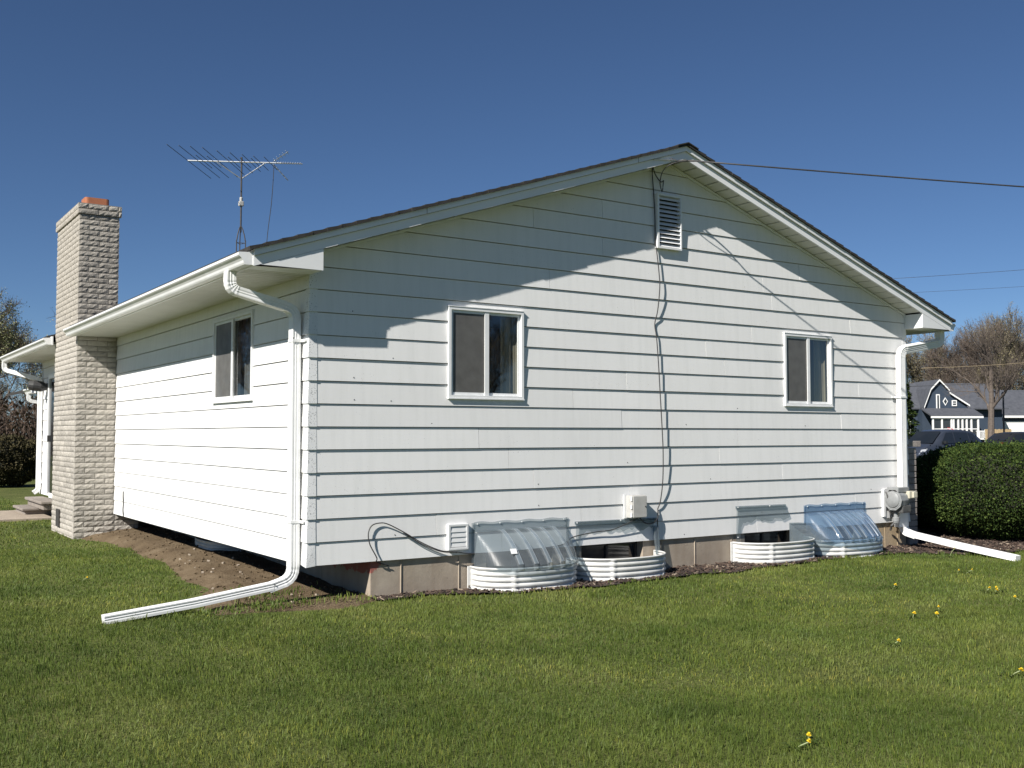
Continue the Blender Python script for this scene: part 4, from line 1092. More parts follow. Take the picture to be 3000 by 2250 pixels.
def chips(name, mat, n, zone, zf, x0, x1, y0, y1, s0, s1, flat, seed):
    r = random.Random(seed); mb = MB(); c = 0; tries = 0
    while c < n and tries < n*30:
        tries += 1; x = r.uniform(x0, x1); y = r.uniform(y0, y1)
        if not zone(x, y): continue
        l = r.uniform(s0, s1); w_ = l*r.uniform(.2, .5) if flat else l*r.uniform(.6, .9); h_ = l*(.12 if flat else .5)
        rot = Matrix.Rotation(r.uniform(0, 6.28), 3, 'Z') @ Matrix.Rotation(r.gauss(0, .35), 3, 'X') @ Matrix.Rotation(r.gauss(0, .3), 3, 'Y')
        p = Vector((x, y, zf(x, y)+h_*.3+r.uniform(0, .008)))
        k = [Vector((sx*l/2*r.uniform(.6, 1), sy*w_/2*r.uniform(.6, 1), sz*h_/2)) for sz in (-1, 1) for sy in (-1, 1) for sx in (-1, 1)]
        mb.add([p+rot @ q for q in k], [(0, 2, 3, 1), (4, 5, 7, 6), (0, 1, 5, 4), (2, 6, 7, 3), (0, 4, 6, 2), (1, 3, 7, 5)]); c += 1
    return tag(mb.build(name, mat), kind='stuff')
chips('mulch_chips', 'chip', 9000, lambda x, y: mulch_zone(x, y) and (y < .0 or x > 8.7), mulch_z, .62, 11.6, -1.4, 1.6, .025, .075, True, 1)
chips('soil_crumbs', 'soil', 420, soil_zone, soil_z, -1.3, .6, -.5, 7.1, .008, .035, False, 2)
chips('pebbles', 'walk', 34, soil_zone, soil_z, -1.0, .4, -.2, 4.0, .015, .04, False, 3)

# ------------------------------------------------------------------ dandelions
def dandelion(p, r, tilt, hgt_, label):
    o = thing('dandelion', label, 'dandelion', (p[0], p[1], hgt(p[0], p[1])), 'yellow dandelions in the lawn')
    q = Vector((tilt*.04, -tilt*.05, hgt_)); MB().tube([(0, 0, 0), (q.x*.4, q.y*.4, q.z*.55), q], .0035, 5).build('stem', 'stem', o)
    hd = MB(); ax = Vector((-.15+.3*tilt, -.3, .9)).normalized(); e1 = ax.cross(Vector((0, 0, 1))).normalized(); e2 = ax.cross(e1)
    for ring, (n, rr_, up) in enumerate(((16, r, .002), (13, r*.78, .006), (9, r*.5, .010))):
        for i in range(n):
            a = 2*math.pi*(i+ring*.4)/n; d = e1*math.cos(a)+e2*math.sin(a); s_ = e1*-math.sin(a)+e2*math.cos(a)
            b = q+ax*up; t = q+d*rr_+ax*(up+.004+.003*ring)
            hd.poly([b-s_*.001, b+d*rr_*.6-s_*r*.17+ax*.004, t, b+d*rr_*.6+s_*r*.17+ax*.004])
    hd.build('flower_head', 'petal', o)
    lf = MB()
    for i in range(6):
        a = i*1.05+p[0]*3; d = Vector((math.cos(a), math.sin(a), 0)); s_ = Vector((-d.y, d.x, 0)); l = .085
        lf.poly([Vector((0, 0, .008)), d*l*.5-s_*.010+Vector((0, 0, .03)), d*l+Vector((0, 0, .022)), d*l*.5+s_*.010+Vector((0, 0, .03))])
    lf.build('leaf_rosette', 'grass', o)
DL = [((5.12, -2.20), .024, 'lone dandelion halfway between the blue-domed well and the right lawn edge'),
      ((5.59, -2.87), .022, 'left one of two touching dandelions by the weedy patch at the right edge'), ((5.58, -2.95), .022, 'right one of two touching dandelions by the weedy patch at the right edge'),
      ((5.77, -2.92), .019, 'dandelion just right of the touching pair at the right edge'), ((3.905, -3.266), .025, 'left one of two large dandelions side by side in the right lawn'),
      ((4.075, -3.389), .025, 'right one of two large dandelions side by side in the right lawn'), ((4.36, -3.21), .016, 'small closing dandelion behind the two large ones in the right lawn'),
      ((2.79, -3.88), .022, 'dandelion leaning beside a pale fallen stalk in the right lawn'), ((2.62, -4.85), .027, 'dandelion at the right edge of the photo low down'),
      ((5.385, -3.335), .019, 'dandelion right at the frame edge below the weedy patch'), ((6.6, -1.93), .015, 'left one of two small dandelions nearest the far downspout extension'),
      ((6.7, -1.97), .015, 'right one of two small dandelions nearest the far downspout extension'), ((7.85, -1.02), .016, 'tall dandelion standing against the mulch below the far downspout'),
      ((.457, -5.10), .019, 'upper one of two small dandelions low in the foreground lawn'), ((.331, -5.12), .019, 'lower one of two small dandelions low in the foreground lawn'),
      ((-1.31, 2.72), .018, 'single dandelion in the lawn left of the near downspout extension')]
for i, (p, r_, lb) in enumerate(DL): dandelion(p, r_*.68, rng.uniform(-1, 1), .11 if 'tall' in lb else .034+.010*rng.random(), lb)

# ------------------------------------------------------------------ hedges and bushes
def bush(name, label, ctr, half, n, leaf, mat, seed, core='yewcore', ex=3.2, squash=.62, rotz=0, group=None, lump=.07):
    o = thing(name, label, 'bush', ctr, group); r = random.Random(seed); rot = Matrix.Rotation(rotz, 3, 'Z')
    def surf(th, ph):
        c = Vector((math.cos(th)*math.cos(ph), math.sin(th)*math.cos(ph), math.sin(ph)))
        k = (abs(c.x)**ex+abs(c.y)**ex+abs(c.z)**ex)**(-1/ex); d = Vector((c.x*k*half[0], c.y*k*half[1], c.z*k*half[2]))
        nz = 1+lump*mnoise.noise(c*3.3+Vector((seed, 0, 0)))+lump*.7*mnoise.noise(c*8+Vector((0, seed, 0)))
        zz = d.z*nz+half[2]
        tp = 1-.18*smoothstep(half[2]*.7, 0, zz)            # tucked in at the foot
        return Vector((d.x*nz*tp, d.y*nz*tp, zz)), c
    co = MB(); nu, nv = 36, 18
    for j in range(nv+1):
        for i in range(nu):
            p, _ = surf(2*math.pi*i/nu, -math.pi/2+math.pi*j/nv); p = rot @ Vector((p.x*.88, p.y*.88, half[2]+(p.z-half[2])*.9)); co.v.append(p)
    for j in range(nv):
        for i in range(nu): a = j*nu+i; b = j*nu+(i+1) % nu; co.f.append((a, b, b+nu, a+nu))
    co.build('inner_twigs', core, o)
    lv = MB()
    for _ in range(n):
        ph = math.asin(r.uniform(-.92, 1)); th = r.uniform(0, 2*math.pi)
        p, c = surf(th, ph); dpt = r.random()**2*.13; p = Vector((p.x*(1-dpt), p.y*(1-dpt), half[2]+(p.z-half[2])*(1-dpt)))
        p += Vector((r.gauss(0, 1), r.gauss(0, 1), r.gauss(0, 1)))*.018
        if r.random() < .035: p += c*r.uniform(.0, .075)+Vector((0, 0, r.uniform(0, .03)))
        d = (c+Vector((r.gauss(0, .6), r.gauss(0, .6), r.gauss(0, .6)+.25))).normalized(); s_ = d.cross(Vector((r.gauss(0, 1), r.gauss(0, 1), r.gauss(0, 1)))).normalized()
        l = leaf*r.uniform(.6, 1.3); w_ = l*r.uniform(.28, .45); p = rot @ p; d = rot @ d; s_ = rot @ s_
        k = len(lv.v); lv.v += [p-s_*w_*.3, p+d*l*.55-s_*w_, p+d*l, p+d*l*.55+s_*w_]; lv.f.append((k, k+1, k+2, k+3))
    lv.build('foliage', mat, o); return o
bush('clipped_yew_bush', 'large rounded clipped dark green yew bush at the right edge beyond the downspout', (10.80, -.02, 0), (1.25, 1.5, .665), 90000, .030, 'yew', 5, rotz=math.radians(-34), ex=2.7)
bush('clipped_yew_bush', 'dark shaded bush between the house front and the large yew', (11.2, 1.6, 0), (.5, .5, .28), 9000, .032, 'yew', 9, ex=2.4)
bush('brown_bush', 'brownish twiggy rounded bush on the far left lawn', at(-14.55, 29.5, 0), (.95, .9, .70), 14000, .065, 'bushbrown', 12, ex=2.3, lump=.14)

# ------------------------------------------------------------------ trees
def branch_tree(seed, H, r0, levels, first=.25, nchild=(5, 7), ang=(30, 60), up=.25, leaf_n=0, leaf_s=.06, sides=6, ratio=.62, twig=.006, droop=0, kink=.18):
    r = random.Random(seed); wood = MB(); lv = MB()
    def grow(p, d, ln, rad, lev):
        ns = 5 if lev < 2 else 3; pts = [p.copy()]; scl = [1.0]; q = p.copy(); dd = d.copy()
        for i in range(ns):
            kk = kink if lev else kink*.3
            dd = (dd+Vector((r.gauss(0, kk), r.gauss(0, kk), r.gauss(0, kk*.7)+(up*.12 if lev else 0)-droop*.1*(lev >= levels-1)))).normalized()
            q = q+dd*ln/ns; pts.append(q.copy()); scl.append(max(.25, 1-.75*(i+1)/ns) if lev else 1-.6*(i+1)/ns)
        rad = max(rad, twig)
        sd = sides if lev < 2 else (4 if lev < 3 else 3)
        wood.tube(pts, rad, sd, scales=scl, caps=False)
        if lev >= levels:
            for _ in range(leaf_n):
                t = r.random(); k = pts[min(ns, int(t*ns)+1)]+Vector((r.gauss(0, .12), r.gauss(0, .12), r.gauss(0, .12)-droop*r.random()*.3)); a = Vector((r.gauss(0, 1), r.gauss(0, 1), r.gauss(0, 1))).normalized(); b = a.cross(Vector((0, .3, 1))).normalized()
                n_ = len(lv.v); l = leaf_s*r.uniform(.5, 1.4); lv.v += [k-a*l, k+b*l*.5, k+a*l, k-b*l*.5]; lv.f.append((n_, n_+1, n_+2, n_+3))
            return
        nc = r.randint(*nchild)
        for c in range(nc):
            t = first+(1-first)*(c+r.random())/nc if lev == 0 else .25+.75*(c+r.random()*.8)/nc
            t = min(t, .98); f = t*ns; i = min(int(f), ns-1); bp = pts[i].lerp(pts[i+1], f-i); td = (pts[i+1]-pts[i]).normalized()
            an = math.radians(r.uniform(*ang)); az = c*2.4+r.uniform(-.6, .6)
            ref = Vector((1, 0, 0)) if abs(td.x) < .8 else Vector((0, 1, 0)); e1 = td.cross(ref).normalized(); e2 = td.cross(e1)
            nd = (td*math.cos(an)+(e1*math.cos(az)+e2*math.sin(az))*math.sin(an)+Vector((0, 0, up*.5))).normalized()
            grow(bp, nd, ln*ratio*r.uniform(.75, 1.15)*(1-.3*t if lev == 0 else 1), max(rad*scl[i]*.55, twig), lev+1)
        if lev: grow(pts[-1], dd, ln*ratio*.8, rad*.4, lev+1)
    grow(Vector((0, 0, -.1)), Vector((0, 0, 1)), H*.55, r0, 0)
    return wood, lv
def tree(name, label, loc, wood, wm, leaves=None, lm=None, group=None, sc_=1, rz=0):
    o = thing(name, label, 'tree', loc, group); o.scale = (sc_, sc_, sc_); o.rotation_euler = (0, 0, rz)
    link('trunk', wood, o)
    if leaves is not None: link('crown', leaves, o)
    return o
wd, lv = branch_tree(22, 11.0, .25, 4, first=.40, nchild=(5, 7), ang=(26, 58), up=.60, sides=8, ratio=.60, twig=.009, leaf_n=1, leaf_s=.03, kink=.17)
tree('bare_tree', 'big bare-branched tree with grey trunk standing beyond the yew bush', at(30.3, 65, 0), wd.mesh('bare_tree_wood', M['bark']), None, lv.mesh('bare_tree_buds', M['twig']))
VAR = []
for sd, lm, pr in ((31, 'budleaf', dict(H=13, ang=(20, 48), up=.7)), (32, 'twig', dict(H=13, ang=(22, 52), up=.6)), (33, 'budleaf', dict(H=12, ang=(28, 60), up=.4)), (34, 'willow', dict(H=12, ang=(24, 58), up=.45, droop=1.2))):
    wd, lv = branch_tree(sd, pr.pop('H'), .2, 4, first=.16, nchild=(6, 8), leaf_n=6, leaf_s=.055 if lm != 'twig' else .035, twig=.015, ratio=.60, sides=6, **pr)
    VAR.append((wd.mesh('tree_wood', M['bark_pale'] if sd % 2 else M['bark']), lv.mesh('tree_crown', M[lm])))
RTR = [(49.5, 125, 2, .92, 'pale budding tree of the wood beside the white downspout elbow'), (55.8, 135, 0, .98, 'olive budding tree rising behind the gambrel peak'), (51.9, 122, 1, .9, 'bare brown tree just right of the gambrel peak'),
       (56.9, 130, 2, .95, 'pale budding tree behind the roof right of the gambrel'), (62.9, 140, 0, 1.05, 'olive budding tree behind the left limbs of the big bare tree'), (58.1, 126, 1, 1.0, 'bare brown tree right behind the big bare trunk'),
       (63.6, 134, 2, 1.08, 'pale budding tree behind the right limbs of the big bare tree'), (59.3, 122, 0, 1.0, 'olive budding tree above the garage roof'), (64.9, 130, 1, 1.15, 'bare brown tree above the garage at the frame edge'), (64.4, 124, 0, 1.1, 'olive tree of the wood farthest right')]
for i, (u, v, k, s_, lb) in enumerate(RTR):
    tree('woodland_tree', lb, at(u, v, 0), VAR[k][0], None, VAR[k][1], group='trees of the wood behind the navy house', sc_=s_*1.38, rz=i*1.3)
LTR = [(-29.5, 58, 3, .82, 'tall budding willow at the far left edge behind the brown bush'), (-26.2, 62, 3, .86, 'budding willow whose top shows just left of the chimney'), (-33, 66, 2, .8, 'pale budding tree at the left edge behind the willow'), (-27.6, 75, 1, .75, 'bare brown tree standing far behind the left walkway'), (-31.5, 80, 0, .85, 'olive budding tree in the left background gap'), (-24.5, 70, 1, .8, 'bare tree half hidden by the chimney and gutter')]
for i, (u, v, k, s_, lb) in enumerate(LTR):
    tree('background_tree', lb, at(u, v, 0), VAR[k][0], None, VAR[k][1], group='trees left of the house', sc_=s_*1.12, rz=i*1.7+.5)
# low brown brush closing the view under the trees
def brush(name, label, u0, u1, v0, v1, h0, h1, n, seed, mat='twig', leafmat='brownleaf'):
    r = random.Random(seed); wood = MB(); lf = MB()
    for _ in range(n):
        p = at(r.uniform(u0, u1), r.uniform(v0, v1), -.05); h_ = r.uniform(h0, h1)
        for _b in range(5):
            q = p+Vector((r.gauss(0, .35), r.gauss(0, .35), 0)); d = Vector((r.gauss(0, .3), r.gauss(0, .3), 1)).normalized()
            pts = [q, q+d*h_*.5, q+d*h_*.8+Vector((r.gauss(0, .2), r.gauss(0, .2), 0)), q+d*h_+Vector((r.gauss(0, .35), r.gauss(0, .35), 0))]
            wood.tube(pts, .03, 3, scales=[1, .8, .5, .3], caps=False)
            for _c in range(9):
                k = q+d*h_*r.uniform(.1, 1)+Vector((r.gauss(0, .3), r.gauss(0, .3), r.gauss(0, .15))); a = Vector((r.gauss(0, 1), r.gauss(0, 1), r.gauss(0, 1))).normalized(); b = a.cross(Vector((0, .3, 1))).normalized()
                l = r.uniform(.08, .22); n_ = len(lf.v); lf.v += [k-a*l, k+b*l*.45, k+a*l, k-b*l*.45]; lf.f.append((n_, n_+1, n_+2, n_+3))
    o = wood.build(name, mat); tag(o, label, 'brush', kind='stuff'); c = lf.build('brush_leaves', leafmat, o); return o
brush('brown_brush', 'dense brown brush under the trees at the far left', -52, -20, 58, 78, 2.0, 4.4, 560, 41)
brush('olive_brush', 'olive brush along the foot of the wood behind the navy house', 34, 70, 112, 120, 3.0, 5.0, 420, 42, 'twig', 'budleaf')
lg = MB(); a = at(-23.4, 47, .25); lg.tube([a-Vector((RT.x, RT.y, 0))*1.4, a, a+Vector((RT.x, RT.y, 0.02))*1.4], .16, 9, scales=[.8, 1, .9]); tag(lg.build('fallen_log', 'log'), 'pale fallen log lying below the trees at the far left', 'log')

# trees across the yard behind the photographer (they show only as reflections in the panes)
for i, (p, k, s_, lb) in enumerate((((24, -36, 0), 0, .9, 'tree across the yard mirrored in the near gable window'), ((29.5, -30, 0), 2, .95, 'tree across the yard mirrored in the far gable window'), ((18, -42, 0), 1, .9, 'bare tree across the yard mirrored in the window panes'))):
    tree('yard_tree', lb, p, VAR[k][0], None, VAR[k][1], group='trees across the yard', sc_=s_, rz=i*2)
for i, (p, k, s_, lb) in enumerate((((-14, 44, 0), 1, 1.0, 'bare tree beyond the left lawn mirrored in the side window'), ((-18, 50, 0), 0, 1.0, 'olive tree beyond the left lawn mirrored in the side window'), ((-10, 52, 0), 2, 1.0, 'pale tree beyond the left lawn mirrored in the side window'))):
    tree('yard_tree', lb, p, VAR[k][0], None, VAR[k][1], group='trees beyond the left lawn', sc_=s_*1.1, rz=i*2)
# small conifer at the left end of the navy house
cf = thing('conifer', 'dark evergreen with drooping boughs at the left end of the navy house', 'tree', at(33.0, 86, 0)); r = random.Random(8)
MB().tube([(0, 0, 0), (0, 0, 6.4)], .14, 7, scales=[1, .2]).build('trunk', 'bark', cf)
fo = MB()
for _ in range(9000):
    z = r.uniform(.8, 6.5); R_ = (6.8-z)*.26*(.55+.45*abs(math.sin(z*4.2))); a = r.uniform(0, 6.283); q = r.random()**.5*R_
    k = Vector((math.cos(a)*q, math.sin(a)*q, z-.2*q)); d = Vector((math.cos(a), math.sin(a), r.uniform(-.4, .2))); s_ = Vector((-d.y, d.x, r.gauss(0, .4))); l = r.uniform(.08, .18)
    n_ = len(fo.v); fo.v += [k-d*l, k+s_*l*.35, k+d*l, k-s_*l*.35]; fo.f.append((n_, n_+1, n_+2, n_+3))
fo.build('crown', 'yew', cf)
# ------------------------------------------------------------------ street side: navy house, garage, cars
tag(MB().prism([at(14, 42, .012), at(40, 42, .012), at(60, 78, .012), at(20, 78, .012)], (0, 0, .004)).build('driveway', 'asphalt'), kind='structure')
NV = 100
nh = thing('navy_house', 'navy blue gambrel house with white trim and an enclosed white porch', 'house', at(42, NV, 0)); NB = Vector(nh.location)
def q3(u, d, z): return at(u, NV+d, z)-NB
def qbox(mb, u0, u1, d0, d1, z0, z1):
    c = [q3(u, d, z) for z in (z0, z1) for d in (d0, d1) for u in (u0, u1)]
    mb.add(c, [(0, 2, 3, 1), (4, 5, 7, 6), (0, 1, 5, 4), (2, 6, 7, 3), (0, 4, 6, 2), (1, 3, 7, 5)]); return mb
def qpr(mb, pts, d): return mb.prism([q3(*p) for p in pts], q3(42, d, 0)-q3(42, 0, 0))
ADV = lambda d: q3(42, d, 0)-q3(42, 0, 0)
gam = [(40.25, 4.1), (40.85, 5.8), (41.65, 6.68), (42.5, 5.72), (43.05, 4.9), (43.05, 3.9), (40.25, 3.9)]
mb = MB(); qpr(mb, [(u, 0, z) for u, z in gam], 6); qbox(mb, 40.0, 44.45, .02, 6, 0, 3.95); qpr(mb, [(43.0, .05, 3.9), (44.4, .05, 3.9), (44.4, .05, 4.2), (43.0, .05, 5.25)], 6); mb.build('front_wall', 'navy', nh, fix=True)
mb = MB(); qbox(mb, 34.5, 40.0, 1.2, 8, 0, 4.05); qbox(mb, 44.45, 48.5, 1.5, 8, 0, 4.0); mb.build('side_wall', 'navy', nh)
mb = MB()
for (ua, za), (ub, zb) in (((40.1, 4.05), (40.8, 5.86)), ((40.8, 5.86), (41.65, 6.76)), ((41.65, 6.76), (42.6, 5.76)), ((42.6, 5.56), (44.6, 4.25))):
    qpr(mb, [(ua, -.25, za), (ub, -.25, zb), (ub, -.25, zb+.10), (ua, -.25, za+.10)], 6.4)
for u0, u1 in ((34.2, 41.2), (42.4, 48.8)):
    dd = q3(u1, 0, 0)-q3(u0, 0, 0); mb.prism([q3(u0, .7, 3.95), q3(u0, 4.6, 6.55), q3(u0, 8.5, 3.95), q3(u0, 8.5, 4.1), q3(u0, 4.6, 6.7), q3(u0, .7, 4.1)], dd)
rf = mb.build('roof', 'navyroof', nh, fix=True)
for (ua, za), (ub, zb) in (((40.1, 4.0), (40.8, 5.8)), ((40.8, 5.8), (41.65, 6.7)), ((41.65, 6.7), (42.6, 5.7)), ((42.6, 5.45), (44.55, 4.2))):
    t = MB(); qpr(t, [(ua, -.30, za), (ub, -.30, zb), (ub, -.30, zb+.16), (ua, -.30, za+.16)], .06); t.build('rake_trim', 'hwhite', nh, fix=True)
def nwin(u0, u1, z0, z1, d=-.05, cross=True, nm='window'):
    f = MB(); qbox(f, u0-.09, u1+.09, d-.06, d+.05, z0-.1, z1+.1); fo_ = f.build(nm, 'hwhite', nh, fix=True)
    p = MB(); qbox(p, u0, u1, d-.07, d-.062, z0, z1); p.build('pane', 'housepane', fo_, fix=True)
    if cross: b = MB(); qbox(b, u0, u1, d-.085, d-.072, (z0+z1)/2-.03, (z0+z1)/2+.03); b.build('glazing_bar', 'hwhite', fo_, fix=True)
nwin(36.2, 36.8, 1.7, 2.9, 1.15); nwin(38.6, 39.2, 1.7, 2.9, 1.15); nwin(42.98, 43.28, 4.35, 4.72, 0); nwin(45.4, 45.75, 2.1, 3.0, 1.45); nwin(41.45, 41.62, 3.95, 5.3, -.02, False)
f = MB(); qpr(f, [(42.0, -.06, 4.7), (42.25, -.06, 5.1), (42.5, -.06, 4.7), (42.25, -.06, 4.28)], .05); fd = f.build('diamond_window', 'hwhite', nh, fix=True)
f = MB(); qpr(f, [(42.09, -.075, 4.7), (42.25, -.075, 4.98), (42.41, -.075, 4.7), (42.25, -.075, 4.42)], .01); f.build('pane', 'housepane', fd, fix=True)
# porch
p = MB(); p.prism([q3(39.9, -.02, 4.05), q3(39.9, -2.3, 3.32), q3(39.9, -2.3, 3.2), q3(39.9, -.02, 3.9)], q3(44.9, 0, 0)-q3(39.9, 0, 0)); po = p.build('porch_roof', 'navyroof', nh, fix=True)
p = MB(); qbox(p, 39.9, 44.9, -2.34, -2.26, 3.05, 3.22); p.build('porch_fascia', 'hwhite', nh, fix=True)
p = MB(); qbox(p, 40.1, 44.5, -2.15, -2.05, .3, 1.3); qbox(p, 40.1, 44.5, -2.15, -2.05, 2.95, 3.06); p.build('porch_wall', 'hwhite', nh, fix=True)
for u in (40.15, 41.0, 41.9, 42.1, 42.55, 42.95, 43.35, 43.8, 44.45):
    p = MB(); qbox(p, u-.07, u+.07, -2.2, -2.03, .3, 3.05); p.build('porch_post', 'hwhite', nh, fix=True)
for a, b in ((40.22, 40.93), (41.07, 41.83), (42.17, 42.48), (42.62, 42.88), (43.02, 43.28), (43.42, 43.73), (43.87, 44.38)):
    p = MB(); qbox(p, a, b, -2.08, -2.06, 1.3, 2.95); pw = p.build('porch_pane', 'housepane', nh, fix=True)
    p = MB(); qbox(p, a, b, -2.12, -2.09, 1.98, 2.05); p.build('glazing_bar', 'hwhite', pw, fix=True)
p = MB(); qbox(p, 43.6, 46.0, -3.6, -2.2, 1.0, 1.12); p.build('porch_deck', 'hwhite', nh, fix=True)
rl = MB(); qbox(rl, 43.6, 45.2, -3.62, -3.55, 1.75, 1.84); rl.prism([q3(45.2, -3.6, 1.75), q3(46.4, -3.6, 1.0), q3(46.4, -3.6, 1.1), q3(45.2, -3.6, 1.85)], ADV(.08)); qbox(rl, 46.36, 46.46, -3.62, -3.52, 0, 1.12); qbox(rl, 45.15, 45.25, -3.62, -3.52, 0, 1.95); qbox(rl, 44.4, 44.5, -3.62, -3.52, 0, 1.95)
ro = rl.build('railing', 'hwhite', nh, fix=True)
for k in range(13):
    u = 43.68+k*.12; b = MB(); qbox(b, u-.025, u+.025, -3.60, -3.56, 1.12, 1.76); b.build('baluster', 'hwhite', ro, fix=True)
for k in range(4): s_ = MB(); qbox(s_, 45.25+k*.3, 45.55+k*.3, -3.5, -2.3, 0, 1.0-.24*k); s_.build('step', 'hwhite', nh, fix=True)
fg = thing('flag', 'small red and white striped flag on a pole by the porch', 'flag', at(41.3, NV-2.6, 1.3))
fb = Vector(fg.location)
MB().tube([(0, 0, .2), (at(41.8, NV-2.9, 2.5)-fb)], .025, 6).build('pole', 'hwhite', fg)
for k in range(7):
    a = at(41.25, NV-2.75, 2.15-k*.07)-fb; b = at(41.85, NV-2.8, 1.95-k*.09)-fb; c = at(41.55, NV-2.7, 2.12-k*.08)-fb
    st_ = MB(); st_.v = [a, c, b, b-Vector((0, 0, .08)), c-Vector((0, 0, .08)), a-Vector((0, 0, .065))]; st_.f = [(0, 1, 4, 5), (1, 2, 3, 4)]; st_.build('stripe', 'flagred' if k % 2 == 0 else 'hwhite', fg)
# garage
gr = thing('navy_garage', 'navy garage with grey shingle roof and white overhead door at the right edge', 'garage', at(55, 106, 0)); GB = Vector(gr.location)
def g3(u, d, z): return at(u, 106+d, z)-GB
def gbox(mb, u0, u1, d0, d1, z0, z1):
    c = [g3(u, d, z) for z in (z0, z1) for d in (d0, d1) for u in (u0, u1)]
    mb.add(c, [(0, 2, 3, 1), (4, 5, 7, 6), (0, 1, 5, 4), (2, 6, 7, 3), (0, 4, 6, 2), (1, 3, 7, 5)]); return mb
gbox(MB(), 48.8, 61, 0, 8, 0, 3.35).build('wall', 'navy', gr, fix=True)
MB().prism([g3(48.3, -.5, 3.3), g3(48.3, 4, 6.1), g3(48.3, 8.5, 3.3), g3(48.3, 8.5, 3.42), g3(48.3, 4, 6.25), g3(48.3, -.5, 3.42)], g3(61.5, 0, 0)-g3(48.3, 0, 0)).build('roof', 'navyroof', gr, fix=True)
gbox(MB(), 48.3, 61.5, -.56, -.49, 3.2, 3.42).build('eave_trim', 'hwhite', gr, fix=True)
gd = gbox(MB(), 50.4, 56.6, -.06, -.01, 0, 2.85).build('door_surround', 'hwhite', gr, fix=True)
for k in range(4): gbox(MB(), 50.7, 56.3, -.09, -.062, .02+k*.63, .62+k*.63).build('door_panel', 'hwhite', gd, fix=True)
wf = thing('wood_fence', 'short tan board fence section beside the garage', 'fence', at(43.6, 92, 0)); FB = Vector(wf.location)
for k in range(14):
    a = at(42.4+k*.17, 92, 0)-FB; b = at(42.55+k*.17, 92, 0)-FB; hz = 1.95+.02*math.sin(k*3)
    MB().prism([a, b, b+Vector((0, 0, hz)), a+Vector((0, 0, hz))], at(42, 92.03, 0)-at(42, 92, 0)).build('board', 'woodfence', wf)
for z in (.5, 1.5):
    a = at(42.4, 92.04, z)-FB; b = at(44.8, 92.04, z)-FB; MB().prism([a, b, b+Vector((0, 0, .09)), a+Vector((0, 0, .09))], at(42, 92.05, 0)-at(42, 92, 0)).build('rail', 'woodfence', wf)
lp = thing('lamp_post', 'thin black post standing in front of the garage', 'post', at(33.55, 70, 0))
MB().tube([(0, 0, 0), (0, 0, 4.1)], .06, 8).build('post', 'cable', lp)
MB().lathe((0, 0, 4.1), (0, 0, 1), [(.07, 0), (.12, .05), (.12, .22), (.03, .3)], 10).build('lantern', 'cable', lp)

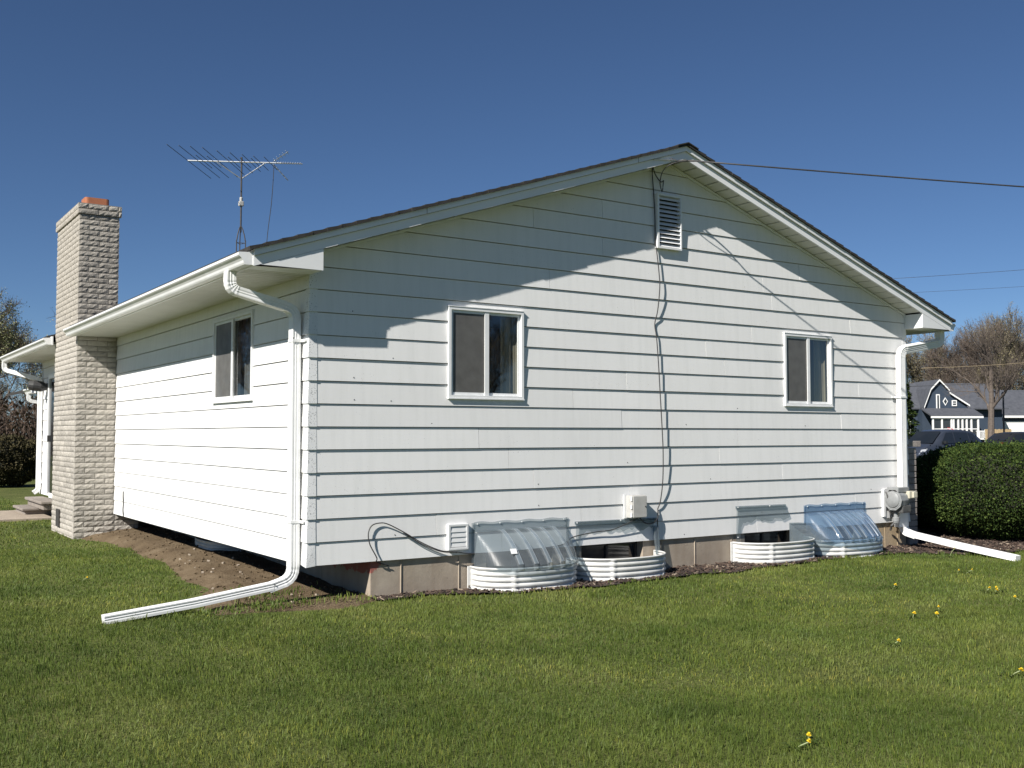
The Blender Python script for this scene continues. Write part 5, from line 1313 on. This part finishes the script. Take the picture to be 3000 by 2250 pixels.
def car(name, label, loc, rz, body, Lc=4.65, Wc=1.86, Hc=1.68, tail=False):
    o = thing(name, label, 'car', loc); o.rotation_euler = (0, 0, rz)
    # x forward; stations from tail to nose: (x, beltline z, roof z or None, half width factor)
    hl = Lc/2; k = Hc/1.68
    S = [(-hl, .62, .62, .80), (-hl+.05, .98, .98, .90), (-hl+.22, 1.06, 1.16, .95), (-hl+.50, 1.07, 1.44, .97), (-hl+.85, 1.06, 1.60, .985), (-hl+1.5, 1.03, 1.67, 1), (-.2, 1.01, 1.68, 1), (.25, 1.0, 1.66, 1), (.62, .99, 1.58, 1), (1.05, .98, 1.30, .99), (1.42, .98, 1.02, .985), (hl-.45, .92, .93, .96), (hl-.14, .80, .81, .89), (hl-.02, .60, .60, .80), (hl, .45, .45, .76)]
    mb = MB(); hw = Wc/2; ring = []
    for x, zb, zr, wf_ in S:
        zb *= k; zr *= k; w_ = hw*wf_
        half = [(0, .24), (w_*.86, .24), (w_*.97, .36), (w_, .58), (w_*.985, max(.6, zb-.12)), (w_*.95, max(.61, zb))]
        if zr > zb+.04: half += [(w_*.86, zb+(zr-zb)*.55), (w_*.76, zr-.05), (w_*.6, zr), (0, zr+.01)]
        else: half += [(w_*.9, zr+.004), (w_*.8, zr+.010), (w_*.5, zr+.018), (0, zr+.022)]
        ring.append([(x, -a, z) for a, z in half] + [(x, a, z) for a, z in half[-2:0:-1]])
    n = len(ring[0])
    for rg in ring: mb.v += rg
    for i in range(len(ring)-1):
        for j in range(n): a = i*n+j; b = i*n+(j+1) % n; mb.f.append((a, b, b+n, a+n))
    mb.f.append(tuple(range(n-1, -1, -1))); mb.f.append(tuple(range((len(ring)-1)*n, len(ring)*n)))
    bo = mb.build('body', body, o, smooth=True, fix=True)
    mdf = bo.modifiers.new('edge', 'EDGE_SPLIT'); mdf.split_angle = math.radians(38)
    def sidepane(pts, s_):
        c = MB(); c.poly([(x, s_*y, z*k) for x, y, z in pts]); c.build('side_window', 'carglass', o)
    for s_ in (-1, 1):
        e = .012
        sidepane([(.98, hw*.955+e, 1.05), (.05, hw*.955+e, 1.06), (.05, hw*.80+e, 1.55), (.50, hw*.80+e, 1.53)], s_)
        sidepane([(-.02, hw*.955+e, 1.06), (-1.02, hw*.95+e, 1.08), (-.98, hw*.80+e, 1.55), (-.02, hw*.80+e, 1.56)], s_)
        sidepane([(-1.10, hw*.95+e, 1.09), (-1.70, hw*.93+e, 1.14), (-1.45, hw*.81+e, 1.48), (-1.05, hw*.80+e, 1.54)], s_)
        m_ = MB(); m_.bevbox(.72, .88, s_*hw*.97 if s_ > 0 else -hw*1.13, hw*1.13 if s_ > 0 else -hw*.97, 1.02*k, 1.17*k, .03); m_.build('mirror', 'carblack', o)
        h_ = MB(); h_.prism([(hl-.30, s_*hw*.90, .70*k), (hl-.06, s_*hw*.80, .66*k), (hl-.10, s_*hw*.82, .77*k), (hl-.42, s_*hw*.935, .82*k)], (.03, s_*.02, 0)); h_.build('headlight', 'lamp_glass', o)
        t_ = MB(); t_.prism([(-hl+.01, s_*hw*.60, .90*k), (-hl+.01, s_*hw*.92, .90*k), (-hl+.03, s_*hw*.92, 1.05*k), (-hl+.03, s_*hw*.60, 1.05*k)], (-.04, 0, 0)); t_.build('tail_light', 'tail', o)
        for x in (hl-.92, -hl+.88):
            wl = MB(); wl.lathe((x, s_*(hw-.20), .35), (0, s_, 0), [(.30, 0), (.345, .02), (.345, .19), (.31, .212), (.24, .214)], 22); wo = wl.build('wheel', 'tyre', o)
            rm = MB(); rm.lathe((x, s_*(hw-.02), .35), (0, s_, 0), [(.245, 0), (.24, .028), (.05, .02), (.0, .03)], 22, cap=False)
            rm.build('rim', 'rim', wo)
            ar = MB(); ar.lathe((x, s_*(hw-.06), .37), (0, s_, 0), [(.41, 0), (.41, .055), (.36, .058)], 22); ar.build('wheel_arch', 'tyre', o)
    ws = MB(); ws.poly([(1.40, -hw*.80, 1.045*k), (1.40, hw*.80, 1.045*k), (.66, hw*.68, 1.575*k), (.66, -hw*.68, 1.575*k)]); wso = ws.build('windshield', 'carglass', o); wso.location = (.03, 0, .02)
    rw = MB(); rw.poly([(-hl+.25, -hw*.78, 1.17*k), (-hl+.25, hw*.78, 1.17*k), (-hl+.84, hw*.68, 1.585*k), (-hl+.84, -hw*.68, 1.585*k)]); rwo = rw.build('rear_window', 'carglass', o); rwo.location = (-.03, 0, .015)
    g_ = MB(); g_.box(hl-.05, hl+.012, -hw*.55, hw*.55, .42*k, .64*k); g_.build('grille', 'tyre', o)
    return o
# slate-blue car in the drive, nose towards the house corner; charcoal car by the garage
car('parked_car', 'slate blue crossover parked beyond the yew, nose toward the house corner', at(19.95, 48, .016), math.atan2(-RT.y, -RT.x)+math.radians(30), 'carbody', Hc=1.70)
car('parked_car', 'charcoal car at the right edge with a red tail light showing', at(29.9, 60, .016), math.atan2(RT.y, RT.x)-math.radians(-20), 'carblack', Hc=1.62)
